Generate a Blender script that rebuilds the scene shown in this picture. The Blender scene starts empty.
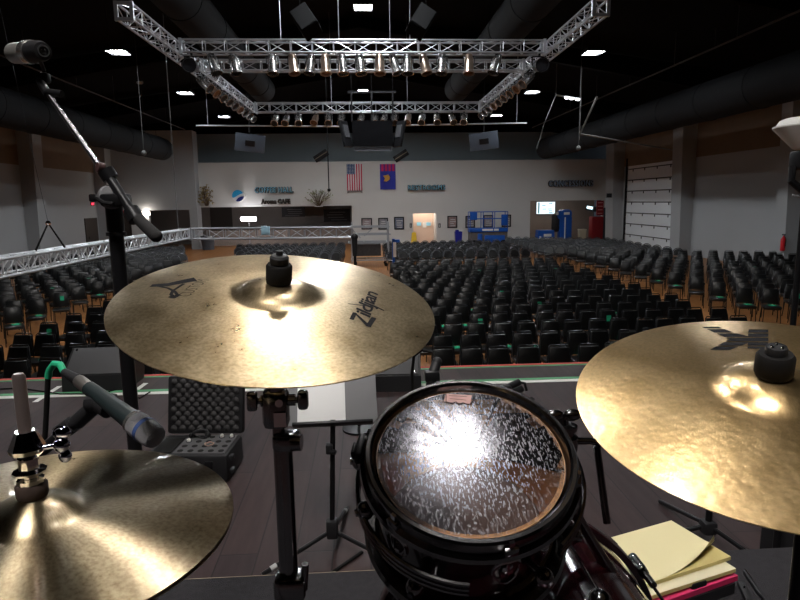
import bpy, bmesh, math, random
from mathutils import Vector, Matrix, Euler
random.seed(7)
V = Vector
R = math.radians
PI = math.pi
scene = bpy.context.scene
C = scene.collection

# ------------------------------------------------------------------ camera, world, exposure
CAM = V((0, 0, 3.35))
FOC = 605.0
CROT = Matrix.Rotation(-R(3.33), 3, 'Z') @ Matrix.Rotation(R(90 - 9.28), 3, 'X') @ Matrix.Rotation(-.013, 3, 'Z')
cd = bpy.data.cameras.new('camera')
cd.sensor_width = 36
cd.lens = FOC / 800 * 36
cd.clip_start = .02
cd.clip_end = 300
cam = bpy.data.objects.new('camera', cd)
C.objects.link(cam)
cam.matrix_world = Matrix.Translation(CAM) @ CROT.to_4x4()
scene.camera = cam
w = bpy.data.worlds.new('dark_hall')
scene.world = w
w.use_nodes = True
w.node_tree.nodes['Background'].inputs[0].default_value = (.55, .6, .75, 1)
w.node_tree.nodes['Background'].inputs[1].default_value = .012
scene.view_settings.view_transform = 'Standard'
scene.view_settings.look = 'None'
scene.view_settings.gamma = 1
scene.view_settings.use_curve_mapping = False
scene.view_settings.exposure = 2.0
LED = 160.0            # radiance of the strips in the middle row of house lights
SIDE_LED = 70.0       # and of those in the two side rows
STG = 20.0            # radiance of the lamps over the stage
REAR = 85.0           # radiance of the unseen fill lamp added behind the drummer

FLOOR, STAGE, RISER = 0.0, 1.6, 2.05
EDGE = 6.24           # front edge of the stage
BACK = 47.0           # back wall
SIDE = 19.0


def ray(px, py):
    return CROT @ V(((px - 400) / FOC, -(py - 300) / FOC, -1))


def at(px, py, Y):
    d = ray(px, py)
    return CAM + d * (Y / d.y)


def onz(px, py, Z):
    d = ray(px, py)
    return CAM + d * ((Z - CAM.z) / d.z)


def onx(px, py, X):
    d = ray(px, py)
    return CAM + d * (X / d.x)


def proj(P):
    q = CROT.transposed() @ (V(P) - CAM)
    return 400 + FOC * q.x / -q.z, 300 - FOC * q.y / -q.z


# ------------------------------------------------------------------ materials
MATS = {}


def mat(name, col, rough=.6, metal=0., var=0., scale=8., bump=0., bscale=60., emit=0., spec=.3, coat=0., aniso=0., stretch=None):
    if name in MATS:
        return MATS[name]
    m = bpy.data.materials.new(name)
    m.use_nodes = True
    nt = m.node_tree
    N, L = nt.nodes, nt.links
    b = N['Principled BSDF']
    b.inputs['Base Color'].default_value = (*col, 1)
    b.inputs['Roughness'].default_value = rough
    b.inputs['Metallic'].default_value = metal
    b.inputs['Specular IOR Level'].default_value = spec
    b.inputs['Coat Weight'].default_value = coat
    b.inputs['Coat Roughness'].default_value = .06
    if emit:
        b.inputs['Emission Color'].default_value = (*col, 1)
        b.inputs['Emission Strength'].default_value = emit
    tc = N.new('ShaderNodeTexCoord')
    mp = N.new('ShaderNodeMapping')
    L.new(tc.outputs['Object'], mp.inputs[0])
    if stretch:
        mp.inputs['Scale'].default_value = stretch
    nz = N.new('ShaderNodeTexNoise')
    nz.inputs['Scale'].default_value = scale
    nz.inputs['Detail'].default_value = 5
    L.new(mp.outputs[0], nz.inputs['Vector'])
    if var:
        mx = N.new('ShaderNodeMix')
        mx.data_type = 'RGBA'
        mx.inputs[6].default_value = (*[c * (1 - var) for c in col], 1)
        mx.inputs[7].default_value = (*[min(1, c * (1 + var)) for c in col], 1)
        L.new(nz.outputs[0], mx.inputs[0])
        L.new(mx.outputs[2], b.inputs['Base Color'])
    if bump:
        n2 = N.new('ShaderNodeTexNoise')
        n2.inputs['Scale'].default_value = bscale
        n2.inputs['Detail'].default_value = 3
        L.new(mp.outputs[0], n2.inputs['Vector'])
        bp = N.new('ShaderNodeBump')
        bp.inputs['Strength'].default_value = bump
        bp.inputs['Distance'].default_value = .01
        L.new(n2.outputs[0], bp.inputs['Height'])
        L.new(bp.outputs[0], b.inputs['Normal'])
    MATS[name] = m
    return m


def cymbal_mat(name, c0, c1, rough, hammer, groove, aniso, dirt, coat=.5):
    m = bpy.data.materials.new(name)
    m.use_nodes = True
    nt = m.node_tree
    N, L = nt.nodes, nt.links
    b = N['Principled BSDF']
    b.inputs['Metallic'].default_value = 1
    b.inputs['Roughness'].default_value = rough
    b.inputs['Anisotropic'].default_value = aniso
    b.inputs['Anisotropic Rotation'].default_value = .25
    b.inputs['Coat Weight'].default_value = coat
    b.inputs['Coat Roughness'].default_value = .05
    tg = N.new('ShaderNodeTangent')
    tg.direction_type = 'RADIAL'
    tg.axis = 'Z'
    L.new(tg.outputs[0], b.inputs['Tangent'])
    tc = N.new('ShaderNodeTexCoord')
    sp = N.new('ShaderNodeSeparateXYZ')
    L.new(tc.outputs['Object'], sp.inputs[0])
    ln = N.new('ShaderNodeVectorMath')
    ln.operation = 'LENGTH'
    cx = N.new('ShaderNodeCombineXYZ')
    L.new(sp.outputs[0], cx.inputs[0])
    L.new(sp.outputs[1], cx.inputs[1])
    L.new(cx.outputs[0], ln.inputs[0])
    rad = ln.outputs['Value']
    an = N.new('ShaderNodeMath')
    an.operation = 'ARCTAN2'
    L.new(sp.outputs[1], an.inputs[0])
    L.new(sp.outputs[0], an.inputs[1])
    pc = N.new('ShaderNodeCombineXYZ')          # polar coordinates: lathe marks follow the circle
    L.new(rad, pc.inputs[0])
    am = N.new('ShaderNodeMath')
    am.operation = 'MULTIPLY'
    am.inputs[1].default_value = .13
    L.new(an.outputs[0], am.inputs[0])
    L.new(am.outputs[0], pc.inputs[1])
    gr = N.new('ShaderNodeTexNoise')
    gr.inputs['Scale'].default_value = 420
    gr.inputs['Detail'].default_value = 2
    L.new(pc.outputs[0], gr.inputs['Vector'])
    st = N.new('ShaderNodeTexNoise')
    st.inputs['Scale'].default_value = 16
    st.inputs['Detail'].default_value = 8
    st.inputs['Roughness'].default_value = .7
    L.new(tc.outputs['Object'], st.inputs['Vector'])
    rp = N.new('ShaderNodeValToRGB')
    rp.color_ramp.elements[0].position = .35
    rp.color_ramp.elements[1].position = .65
    rp.color_ramp.elements[0].color = (*c0, 1)
    rp.color_ramp.elements[1].color = (*c1, 1)
    L.new(st.outputs[0], rp.inputs[0])
    d2 = N.new('ShaderNodeTexNoise')
    d2.inputs['Scale'].default_value = 240
    d2.inputs['Detail'].default_value = 6
    L.new(pc.outputs[0], d2.inputs['Vector'])
    mx = N.new('ShaderNodeMix')
    mx.data_type = 'RGBA'
    mx.blend_type = 'MULTIPLY'
    mx.inputs[0].default_value = dirt
    L.new(rp.outputs[0], mx.inputs[6])
    r2 = N.new('ShaderNodeValToRGB')
    r2.color_ramp.elements[0].position = .3
    r2.color_ramp.elements[0].color = (.35, .28, .2, 1)
    r2.color_ramp.elements[1].position = .6
    L.new(d2.outputs[0], r2.inputs[0])
    L.new(r2.outputs[0], mx.inputs[7])
    L.new(mx.outputs[2], b.inputs['Base Color'])
    ro = N.new('ShaderNodeMapRange')
    ro.inputs[3].default_value = rough * .75
    ro.inputs[4].default_value = rough * 1.3
    L.new(st.outputs[0], ro.inputs[0])
    L.new(ro.outputs[0], b.inputs['Roughness'])
    bp = N.new('ShaderNodeBump')
    bp.inputs['Strength'].default_value = groove
    bp.inputs['Distance'].default_value = .0004
    L.new(gr.outputs[0], bp.inputs['Height'])
    nout = bp.outputs[0]
    if hammer:
        vo = N.new('ShaderNodeTexVoronoi')
        vo.feature = 'SMOOTH_F1'
        vo.inputs['Scale'].default_value = 95
        vo.inputs['Smoothness'].default_value = 1
        L.new(tc.outputs['Object'], vo.inputs['Vector'])
        b2 = N.new('ShaderNodeBump')
        b2.inputs['Strength'].default_value = hammer
        b2.inputs['Distance'].default_value = .002
        L.new(vo.outputs['Distance'], b2.inputs['Height'])
        L.new(bp.outputs[0], b2.inputs['Normal'])
        nout = b2.outputs[0]
    L.new(nout, b.inputs['Normal'])
    return m


def plank_mat(name, c0, c1, wx, ly, rough, gap=(.02, .015, .015), bump=.3):
    m = bpy.data.materials.new(name)
    m.use_nodes = True
    nt = m.node_tree
    N, L = nt.nodes, nt.links
    b = N['Principled BSDF']
    b.inputs['Roughness'].default_value = rough
    b.inputs['Specular IOR Level'].default_value = .16
    tc = N.new('ShaderNodeTexCoord')
    mp = N.new('ShaderNodeMapping')
    mp.inputs['Rotation'].default_value = (0, 0, PI / 2)
    L.new(tc.outputs['Object'], mp.inputs[0])
    br = N.new('ShaderNodeTexBrick')
    br.inputs['Color1'].default_value = (*c0, 1)
    br.inputs['Color2'].default_value = (*c1, 1)
    br.inputs['Mortar'].default_value = (*gap, 1)
    br.inputs['Scale'].default_value = 1
    br.inputs['Mortar Size'].default_value = .004
    br.inputs['Brick Width'].default_value = ly
    br.inputs['Row Height'].default_value = wx
    L.new(mp.outputs[0], br.inputs['Vector'])
    nz = N.new('ShaderNodeTexNoise')
    nz.inputs['Scale'].default_value = 3
    nz.inputs['Detail'].default_value = 8
    m2 = N.new('ShaderNodeMapping')
    m2.inputs['Scale'].default_value = (8, .8, 1)
    L.new(tc.outputs['Object'], m2.inputs[0])
    L.new(m2.outputs[0], nz.inputs['Vector'])
    mx = N.new('ShaderNodeMix')
    mx.data_type = 'RGBA'
    mx.blend_type = 'MULTIPLY'
    mx.inputs[0].default_value = .5
    L.new(br.outputs[0], mx.inputs[6])
    rp = N.new('ShaderNodeValToRGB')
    rp.color_ramp.elements[0].position = .3
    rp.color_ramp.elements[0].color = (.45, .45, .45, 1)
    rp.color_ramp.elements[1].position = .7
    L.new(nz.outputs[0], rp.inputs[0])
    L.new(rp.outputs[0], mx.inputs[7])
    L.new(mx.outputs[2], b.inputs['Base Color'])
    bp = N.new('ShaderNodeBump')
    bp.inputs['Strength'].default_value = bump
    bp.inputs['Distance'].default_value = .003
    L.new(br.outputs['Fac'], bp.inputs['Height'])
    bp.invert = True
    L.new(bp.outputs[0], b.inputs['Normal'])
    return m


def film_mat():
    """Clear drum film, scuffed by sticks: transparent where clean, whitish scratches elsewhere."""
    m = bpy.data.materials.new('scuffed_clear_film')
    m.use_nodes = True
    nt = m.node_tree
    N, L = nt.nodes, nt.links
    N.remove(N['Principled BSDF'])
    out = N['Material Output']
    tc = N.new('ShaderNodeTexCoord')
    tr = N.new('ShaderNodeBsdfTransparent')
    tr.inputs[0].default_value = (.93, .9, .87, 1)
    gl = N.new('ShaderNodeBsdfGlossy')
    gl.inputs['Roughness'].default_value = .16
    gl.inputs[0].default_value = (.16, .16, .18, 1)
    g2 = N.new('ShaderNodeBsdfGlossy')
    g2.inputs['Roughness'].default_value = .34
    g2.inputs[0].default_value = (.85, .85, .95, 1)
    gl.distribution = g2.distribution = 'BECKMANN'
    df = N.new('ShaderNodeBsdfDiffuse')
    df.inputs[0].default_value = (.42, .42, .46, 1)
    fr = N.new('ShaderNodeFresnel')
    fr.inputs[0].default_value = 1.5
    m1 = N.new('ShaderNodeMixShader')
    L.new(fr.outputs[0], m1.inputs[0])
    L.new(tr.outputs[0], m1.inputs[1])
    L.new(gl.outputs[0], m1.inputs[2])
    hz = N.new('ShaderNodeMixShader')           # haze of fine wear
    hz.inputs[0].default_value = .007
    L.new(m1.outputs[0], hz.inputs[1])
    L.new(g2.outputs[0], hz.inputs[2])
    facs = []
    for k, (rot, sc, th) in enumerate(((35, (120, 26, 1), .655), (-25, (110, 30, 1), .665), (75, (130, 40, 1), .66), (10, (70, 50, 1), .70))):
        mp = N.new('ShaderNodeMapping')
        mp.inputs['Rotation'].default_value = (0, 0, R(rot))
        mp.inputs['Scale'].default_value = sc
        mp.inputs['Location'].default_value = (k * 3.1, k * 1.7, 0)
        L.new(tc.outputs['Object'], mp.inputs[0])
        nz = N.new('ShaderNodeTexNoise')
        nz.inputs['Scale'].default_value = 2.4
        nz.inputs['Detail'].default_value = 1
        L.new(mp.outputs[0], nz.inputs['Vector'])
        gt = N.new('ShaderNodeMapRange')
        gt.inputs[1].default_value = th - .05
        gt.inputs[2].default_value = th
        L.new(nz.outputs[0], gt.inputs[0])
        facs.append(gt.outputs[0])
    a = facs[0]
    for q in facs[1:]:
        mm = N.new('ShaderNodeMath')
        mm.operation = 'MAXIMUM'
        L.new(a, mm.inputs[0])
        L.new(q, mm.inputs[1])
        a = mm.outputs[0]
    # the wear is heaviest where the sticks land
    vl = N.new('ShaderNodeVectorMath')
    vl.operation = 'DISTANCE'
    vl.inputs[1].default_value = (0, .01, 0)
    L.new(tc.outputs['Object'], vl.inputs[0])
    mr = N.new('ShaderNodeMapRange')
    mr.inputs[1].default_value = .03
    mr.inputs[2].default_value = .15
    mr.inputs[3].default_value = .85
    mr.inputs[4].default_value = .16
    L.new(vl.outputs['Value'], mr.inputs[0])
    mu = N.new('ShaderNodeMath')
    mu.operation = 'MULTIPLY'
    L.new(a, mu.inputs[0])
    L.new(mr.outputs[0], mu.inputs[1])
    m3 = N.new('ShaderNodeMixShader')
    L.new(mu.outputs[0], m3.inputs[0])
    L.new(hz.outputs[0], m3.inputs[1])
    sc2 = N.new('ShaderNodeMixShader')
    sc2.inputs[0].default_value = .35
    L.new(df.outputs[0], sc2.inputs[1])
    L.new(g2.outputs[0], sc2.inputs[2])
    L.new(sc2.outputs[0], m3.inputs[2])
    L.new(m3.outputs[0], out.inputs[0])
    return m


def foam_mat():
    m = mat('charcoal_foam', (.035, .035, .038), .95)
    return m


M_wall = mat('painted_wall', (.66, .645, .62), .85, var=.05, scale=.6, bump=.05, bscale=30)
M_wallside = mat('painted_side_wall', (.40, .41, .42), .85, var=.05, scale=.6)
M_band = mat('blue_grey_band', (.38, .43, .45), .85, var=.05, scale=1)
M_tan = mat('tan_upper_wall', (.23, .165, .115), .9, var=.12, scale=1.2)
M_black = mat('flat_black_paint', (.004, .004, .005), .95, var=.3, scale=2, spec=.1)
M_duct = mat('dark_duct_wrap', (.0045, .0052, .0068), .85, var=.25, scale=2, bump=.4, bscale=3)
M_alu = mat('truss_aluminium', (.44, .45, .48), .38, .75, var=.1, scale=6)
M_chromecan = mat('polished_can', (.48, .47, .46), .24, .92, var=.1)
M_copper = mat('warm_lamp_can', (.42, .32, .26), .28, .9, var=.15)
M_blackmetal = mat('black_metal', (.015, .015, .017), .38, .4)
M_blackplastic = mat('black_plastic', (.018, .018, .02), .5, bump=.05, bscale=300)
M_rubber = mat('black_rubber', (.008, .0075, .0075), .75, spec=.2)
M_blackchrome = mat('black_chrome', (.22, .215, .22), .16, 1.)
M_greychrome = mat('grey_chrome', (.42, .41, .42), .14, 1.)
M_chrome = mat('chrome', (.82, .82, .84), .07, 1.)
M_vinyl = mat('black_vinyl', (.0042, .0046, .005), .30, var=.2, scale=30, bump=.05, bscale=120, spec=.6)
M_chairframe = mat('charcoal_tube', (.03, .032, .036), .28, .7)
M_green = mat('green_card', (.02, .40, .20), .6)
M_white = mat('white_plastic', (.75, .74, .72), .45)
M_paper = mat('white_paper', (.9, .9, .9), .8)
M_grey = mat('grey_plastic', (.2, .2, .21), .6, var=.08)
M_wood = mat('maple_ply', (.58, .25, .075), .45, var=.25, scale=14, stretch=(1, 1, 6))
M_burg = mat('burgundy_lacquer', (.028, .005, .008), .12, coat=1, var=.35, scale=7)
M_blackred = mat('dark_burgundy_lacquer', (.016, .004, .006), .12, coat=1, var=.3, scale=7)
M_led = mat('led_strip', (.93, .97, 1.), emit=LED)
M_ledside = mat('side_led_strip', (.93, .97, 1.), emit=SIDE_LED)
M_rear = mat('rear_fill_strip', (1., .95, .90), emit=REAR)
M_edge = mat('edge_led_strip', (1., .96, .92), emit=44)
M_stg = mat('stage_led_strip', (1., .96, .92), emit=STG)
M_exit = mat('exit_red_glow', (1., .05, .10), emit=.5)
M_blue = mat('blue_paint', (.01, .09, .42), .45, var=.1)
M_sign = mat('cyan_letter_face', (.30, .66, .85), .4)
M_signdim = mat('pale_blue_letter_face', (.34, .44, .58), .5)
M_letterside = mat('brown_letter_side', (.06, .048, .04), .7)
M_red = mat('red_paint', (.22, .01, .014), .5)
M_yellow = mat('yellow_plastic', (.75, .48, .03), .5)
M_floor = plank_mat('orange_hall_floor', (.40, .17, .055), (.34, .14, .045), .12, 2.4, .38, gap=(.2, .08, .03), bump=.1)
M_stage = plank_mat('dark_stage_planks', (.056, .034, .033), (.042, .027, .028), .19, 1.9, .5)
M_carpet = mat('black_carpet', (.03, .028, .032), .95, var=.4, scale=40, bump=.6, bscale=300)
M_hammer = cymbal_mat('hammered_bronze', (.76, .52, .24), (.86, .62, .32), .30, .20, .2, .3, .25)
M_crash = cymbal_mat('aged_crash_bronze', (.54, .40, .22), (.82, .67, .43), .29, .06, .25, .3, .45)
M_hat = cymbal_mat('lathed_hat_bronze', (.36, .29, .18), (.52, .43, .28), .29, .02, .2, .97, .6)
M_ink = mat('black_ink', (.008, .007, .008), .7, spec=.1)
M_film = film_mat()


# ------------------------------------------------------------------ mesh builder
class MB:
    def __init__(s, M=None):
        s.v, s.f, s.M = [], [], M or Matrix()

    def add(s, vs, fs):
        n = len(s.v)
        s.v += [s.M @ V(p) for p in vs]
        s.f += [tuple(i + n for i in f) for f in fs]
        return s

    def box(s, c, d, rot=None):
        c = V(c)
        h = [x / 2 for x in d]
        vs = []
        for z in (-1, 1):
            for x, y in ((-1, -1), (1, -1), (1, 1), (-1, 1)):
                p = V((x * h[0], y * h[1], z * h[2]))
                vs.append(c + (rot @ p if rot else p))
        return s.add(vs, [(3, 2, 1, 0), (4, 5, 6, 7), (0, 1, 5, 4), (1, 2, 6, 5), (2, 3, 7, 6), (3, 0, 4, 7)])

    def rbox(s, c, d, r, rot=None, seg=2):
        bm = bmesh.new()
        bmesh.ops.create_cube(bm, size=1)
        for v in bm.verts:
            v.co = V((v.co.x * d[0], v.co.y * d[1], v.co.z * d[2]))
        bmesh.ops.bevel(bm, geom=bm.edges[:], offset=r, segments=seg, profile=.5, affect='EDGES')
        return s.bm(bm, c, rot)

    def bm(s, bm, c=(0, 0, 0), rot=None):
        bm.verts.ensure_lookup_table()
        vs = [V(c) + ((rot @ v.co) if rot else v.co) for v in bm.verts]
        bm.verts.index_update()
        fs = [tuple(v.index for v in f.verts) for f in bm.faces]
        bm.free()
        return s.add(vs, fs)

    def cyl(s, a, b, r0, r1=None, n=12, cap=True):
        a, b = V(a), V(b)
        r1 = r0 if r1 is None else r1
        z = (b - a).normalized()
        x = z.orthogonal().normalized()
        y = z.cross(x)
        vs = []
        for p, r in ((a, r0), (b, r1)):
            for i in range(n):
                t = 2 * PI * i / n
                vs.append(p + (x * math.cos(t) + y * math.sin(t)) * r)
        fs = [(i, (i + 1) % n, n + (i + 1) % n, n + i) for i in range(n)]
        if cap:
            fs += [tuple(range(n - 1, -1, -1)), tuple(range(n, 2 * n))]
        return s.add(vs, fs)

    def path(s, pts, r, n=8, closed=False):
        pts = [V(p) for p in pts]
        m = len(pts)
        vs, fs = [], []
        x = None
        for i, p in enumerate(pts):
            if closed:
                t = pts[(i + 1) % m] - pts[i - 1]
            else:
                t = pts[min(i + 1, m - 1)] - pts[max(i - 1, 0)]
            t.normalize()
            if x is None:
                x = t.orthogonal().normalized()
            x = (x - t * x.dot(t)).normalized()
            y = t.cross(x)
            rr = r[i] if isinstance(r, (list, tuple)) else r
            for k in range(n):
                a = 2 * PI * k / n
                vs.append(p + (x * math.cos(a) + y * math.sin(a)) * rr)
        for i in range(m if closed else m - 1):
            j = (i + 1) % m
            for k in range(n):
                l = (k + 1) % n
                fs.append((i * n + k, i * n + l, j * n + l, j * n + k))
        if not closed:
            fs += [tuple(range(n - 1, -1, -1)), tuple(range((m - 1) * n, m * n))]
        return s.add(vs, fs)

    def lathe(s, prof, n=32, T=None, close=False):
        """prof = [(r, z)...]; T places it"""
        T = T or Matrix()
        vs, fs = [], []
        m = len(prof)
        for r, z in prof:
            for k in range(n):
                a = 2 * PI * k / n
                vs.append(T @ V((r * math.cos(a), r * math.sin(a), z)))
        for i in range(m if close else m - 1):
            j = (i + 1) % m
            for k in range(n):
                l = (k + 1) % n
                fs.append((i * n + k, i * n + l, j * n + l, j * n + k))
        if not close:
            if prof[0][0] > 1e-6:
                fs.append(tuple(range(n - 1, -1, -1)))
            if prof[-1][0] > 1e-6:
                fs.append(tuple(range((m - 1) * n, m * n)))
        return s.add(vs, fs)

    def prism(s, poly, T, depth):
        """poly in local xy, extruded along local z from 0 to depth"""
        n = len(poly)
        vs = [T @ V((x, y, 0)) for x, y in poly] + [T @ V((x, y, depth)) for x, y in poly]
        fs = [tuple(range(n - 1, -1, -1)), tuple(range(n, 2 * n))]
        fs += [(i, (i + 1) % n, n + (i + 1) % n, n + i) for i in range(n)]
        return s.add(vs, fs)

    def ball(s, c, r, n=12, sc=(1, 1, 1)):
        m = n // 2
        vs, fs = [], []
        for i in range(m + 1):
            t = PI * i / m
            for k in range(n):
                a = 2 * PI * k / n
                vs.append(V(c) + V((r * sc[0] * math.sin(t) * math.cos(a), r * sc[1] * math.sin(t) * math.sin(a), r * sc[2] * math.cos(t))))
        for i in range(m):
            for k in range(n):
                l = (k + 1) % n
                fs.append((i * n + k, (i + 1) * n + k, (i + 1) * n + l, i * n + l))
        return s.add(vs, fs)

    def mesh(s, name, m, inv=None, ang=38):
        used = sorted({i for f in s.f for i in f})
        if len(used) < len(s.v):
            mp = {i: k for k, i in enumerate(used)}
            s.v, s.f = [s.v[i] for i in used], [tuple(mp[i] for i in f) for f in s.f]
        me = bpy.data.meshes.new(name)
        vs = [(inv @ p) if inv else p for p in s.v]
        me.from_pydata(vs, [], s.f)
        bm = bmesh.new()
        bm.from_mesh(me)
        bmesh.ops.remove_doubles(bm, verts=bm.verts[:], dist=1e-6)
        bmesh.ops.recalc_face_normals(bm, faces=bm.faces[:])
        bm.to_mesh(me)
        bm.free()
        me.polygons.foreach_set('use_smooth', [True] * len(me.polygons))
        me.set_sharp_from_angle(angle=R(ang))
        me.materials.append(m)
        return me

    def build(s, name, m, parent=None, label=None, ang=38):
        inv = WM[root_of(parent)].inverted() if parent else None
        o = bpy.data.objects.new(name, s.mesh(name, m, inv, ang))
        C.objects.link(o)
        if parent:
            o.parent = parent
            PAR[o.name] = parent.name
        if label:
            o['label'] = label
        return o


WM, PAR = {}, {}


def root_of(o):
    n = o.name
    while n in PAR:
        n = PAR[n]
    return n


def thing(name, label, cat, loc=(0, 0, 0), group=None, M=None):
    o = bpy.data.objects.new(name, None)
    o.empty_display_size = .1
    C.objects.link(o)
    m = M or Matrix.Translation(V(loc))
    o.matrix_world = m
    WM[o.name] = m.copy()
    tag(o, label, cat, group)
    return o


def tag(o, label, cat, group=None, kind=None):
    o['label'] = label
    o['category'] = cat
    if group:
        o['group'] = group
    if kind:
        o['kind'] = kind
    return o


def struct(name, mb, m, parent=None):
    o = mb.build(name, m, parent)
    if not parent:
        o['kind'] = 'structure'
    return o


def solo(name, mb, m, label, cat, group=None, base=None):
    """a thing that is one mesh; its origin sits at its base"""
    c = V(base) if base else sum(mb.v, V()) / len(mb.v)
    if not base:
        c.z = min(p.z for p in mb.v)
    mb.v = [p - c for p in mb.v]
    o = mb.build(name, m)
    o.location = c
    WM[o.name] = Matrix.Translation(c)
    return tag(o, label, cat, group)


def frame(o, x, y, z=None):
    """matrix with origin o and axes x, y, (z)"""
    x, y = V(x).normalized(), V(y)
    z = V(z).normalized() if z else x.cross(y).normalized()
    y = z.cross(x).normalized()
    M = Matrix.Identity(4)
    for i in range(3):
        M[i][0], M[i][1], M[i][2], M[i][3] = x[i], y[i], z[i], o[i]
    return M


def axis(o, z, xh=(1, 0, 0)):
    z = V(z).normalized()
    x = V(xh)
    x = (x - z * x.dot(z))
    if x.length < 1e-4:
        x = z.orthogonal()
    x.normalize()
    return frame(o, x, z.cross(x), z)


def text_geo(s, size, depth=0, shear=0, space=1., bold=0.):
    cu = bpy.data.curves.new('lettering', 'FONT')
    cu.body = s
    cu.size = size
    cu.extrude = depth / 2
    cu.align_x = 'CENTER'
    cu.align_y = 'CENTER'
    cu.shear = shear
    cu.space_character = space
    cu.offset = bold
    cu.resolution_u = 3
    ob = bpy.data.objects.new('lettering', cu)
    C.objects.link(ob)
    dg = bpy.context.evaluated_depsgraph_get()
    me = bpy.data.meshes.new_from_object(ob.evaluated_get(dg))
    vs = [v.co.copy() for v in me.vertices]
    fs = [tuple(p.vertices) for p in me.polygons]
    bpy.data.objects.remove(ob)
    bpy.data.curves.remove(cu)
    bpy.data.meshes.remove(me)
    return vs, fs


ORD = ['first', 'second', 'third', 'fourth', 'fifth', 'sixth', 'seventh', 'eighth', 'ninth', 'tenth', 'eleventh', 'twelfth', 'thirteenth', 'fourteenth',
       'fifteenth', 'sixteenth', 'seventeenth', 'eighteenth', 'nineteenth', 'twentieth', 'twenty-first', 'twenty-second', 'twenty-third', 'twenty-fourth']

FACE = lambda p: frame(p, (1, 0, 0), (0, 0, 1))      # local xy on a wall that faces the stage (normal towards -y)

# ================================================================== SETTING
struct('floor', MB().box((0, 19, -.1), (42, 66, .2)), M_floor)
# back wall: lower wall with two wide openings and the restroom passage
ZL = at(400, 161, BACK).z
ZT = 8.6


def wx(px, py=220, Y=BACK):
    return at(px, py, Y).x


def wz(py, px=363, Y=BACK):
    return at(px, py, Y).z


bw = MB()
xl, xr = -SIDE, SIDE
op = [(wx(199), wx(352), wz(206.5, 275)), (wx(413), wx(436.5), wz(213.5, 425)), (wx(530), wx(602), wz(200.5, 566))]
x0 = wx(193, 180)
for a, b, t in op:
    bw.box(((x0 + a) / 2, BACK + .15, ZL / 2), (a - x0, .3, ZL))
    bw.box(((a + b) / 2, BACK + .15, (t + ZL) / 2), (b - a, .3, ZL - t))
    x0 = b
bw.box(((x0 + xr) / 2, BACK + .15, ZL / 2), (xr - x0, .3, ZL))
struct('wall_back', bw, M_wall)
# nearer full-height stretch of wall at the left, with a doorway and a dark opening
lw = MB()
YL = 46.0
xa, xb, xc = wx(113, 200, YL), wx(149, 220, YL), wx(190, 220, YL)
xe = wx(195, 180, YL)
xd0, xd1 = wx(117, 220, YL), wx(131, 220, YL)
zo, zd = wz(210, 170, YL), wz(214, 124, YL)
lw.box(((-SIDE + xd0) / 2, YL + .2, ZT / 2), (xd0 + SIDE, .4, ZT))
lw.box(((xd1 + xb) / 2, YL + .2, ZT / 2), (xb - xd1, .4, ZT))
lw.box(((xd0 + xd1) / 2, YL + .2, (zd + ZT) / 2), (xd1 - xd0, .4, ZT - zd))
lw.box(((xb + xc) / 2, YL + .2, (zo + ZT) / 2), (xc - xb, .4, ZT - zo))
lw.box(((xc + xe) / 2, YL + .6, ZT / 2), (xe - xc, 1.2, ZT))
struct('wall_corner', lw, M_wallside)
struct('wall_upper_back', MB().box((3.5, 49.6, 7.4), (34, .3, 3.2)).box((3.5, 48.4, ZL - .06), (33, 2.6, .12)), M_band)
struct('wall_gable', MB().box((0, 49.4, 10.4), (38, .2, 3.4)), M_black)
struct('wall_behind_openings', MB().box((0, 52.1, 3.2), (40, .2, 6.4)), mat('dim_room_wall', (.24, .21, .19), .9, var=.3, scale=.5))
struct('wall_partition', MB().box((wx(356), 49.7, 3.2), (.3, 4.6, 6.4)).box((wx(412.0), 49.7, 3.2), (.25, 4.6, 6.4)).box((wx(437.5), 49.7, 3.2), (.25, 4.6, 6.4)).box((wx(529), 49.7, 3.2), (.25, 4.6, 6.4)), M_wall)
struct('wall_passage', MB().box(((op[1][0] + op[1][1]) / 2, 48.6, 2), (op[1][1] - op[1][0], .1, 4)), mat('peach_wall', (.66, .50, .40), .85))
# side walls, upper stretch in a darker tan tone
ZP = 5.6
for s, nm in ((-1, 'left'), (1, 'right')):
    if s < 0:
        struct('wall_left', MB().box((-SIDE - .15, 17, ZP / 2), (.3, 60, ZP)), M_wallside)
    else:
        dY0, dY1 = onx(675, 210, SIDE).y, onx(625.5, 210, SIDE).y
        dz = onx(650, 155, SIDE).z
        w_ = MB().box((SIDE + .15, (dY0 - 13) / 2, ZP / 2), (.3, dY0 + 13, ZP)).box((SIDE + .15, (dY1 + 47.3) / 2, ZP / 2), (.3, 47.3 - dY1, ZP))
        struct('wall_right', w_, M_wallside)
    struct('wall_upper_' + nm, MB().box((s * (SIDE + .15), 17, (ZP + ZT) / 2), (.3, 60, ZT - ZP)), M_tan)
struct('wall_rear', MB().box((0, -13.2, 5.5), (40, .3, 11)), M_black)
# roof: two dark slopes
RIDGE = 11.2
for s, nm in ((-1, 'left'), (1, 'right')):
    p = MB()
    a, b = V((0, -13, RIDGE)), V((s * (SIDE + .4), -13, ZT + .1))
    vs = [a, b, b + V((0, 63, 0)), a + V((0, 63, 0))]
    vs += [q + V((0, 0, .25)) for q in vs]
    p.add(vs, [(0, 1, 2, 3), (4, 7, 6, 5), (0, 4, 5, 1), (1, 5, 6, 2), (2, 6, 7, 3), (3, 7, 4, 0)])
    struct('ceiling_' + nm, p, M_black)


def roofz(x):
    return RIDGE - (RIDGE - ZT - .1) / (SIDE + .4) * abs(x)


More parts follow.
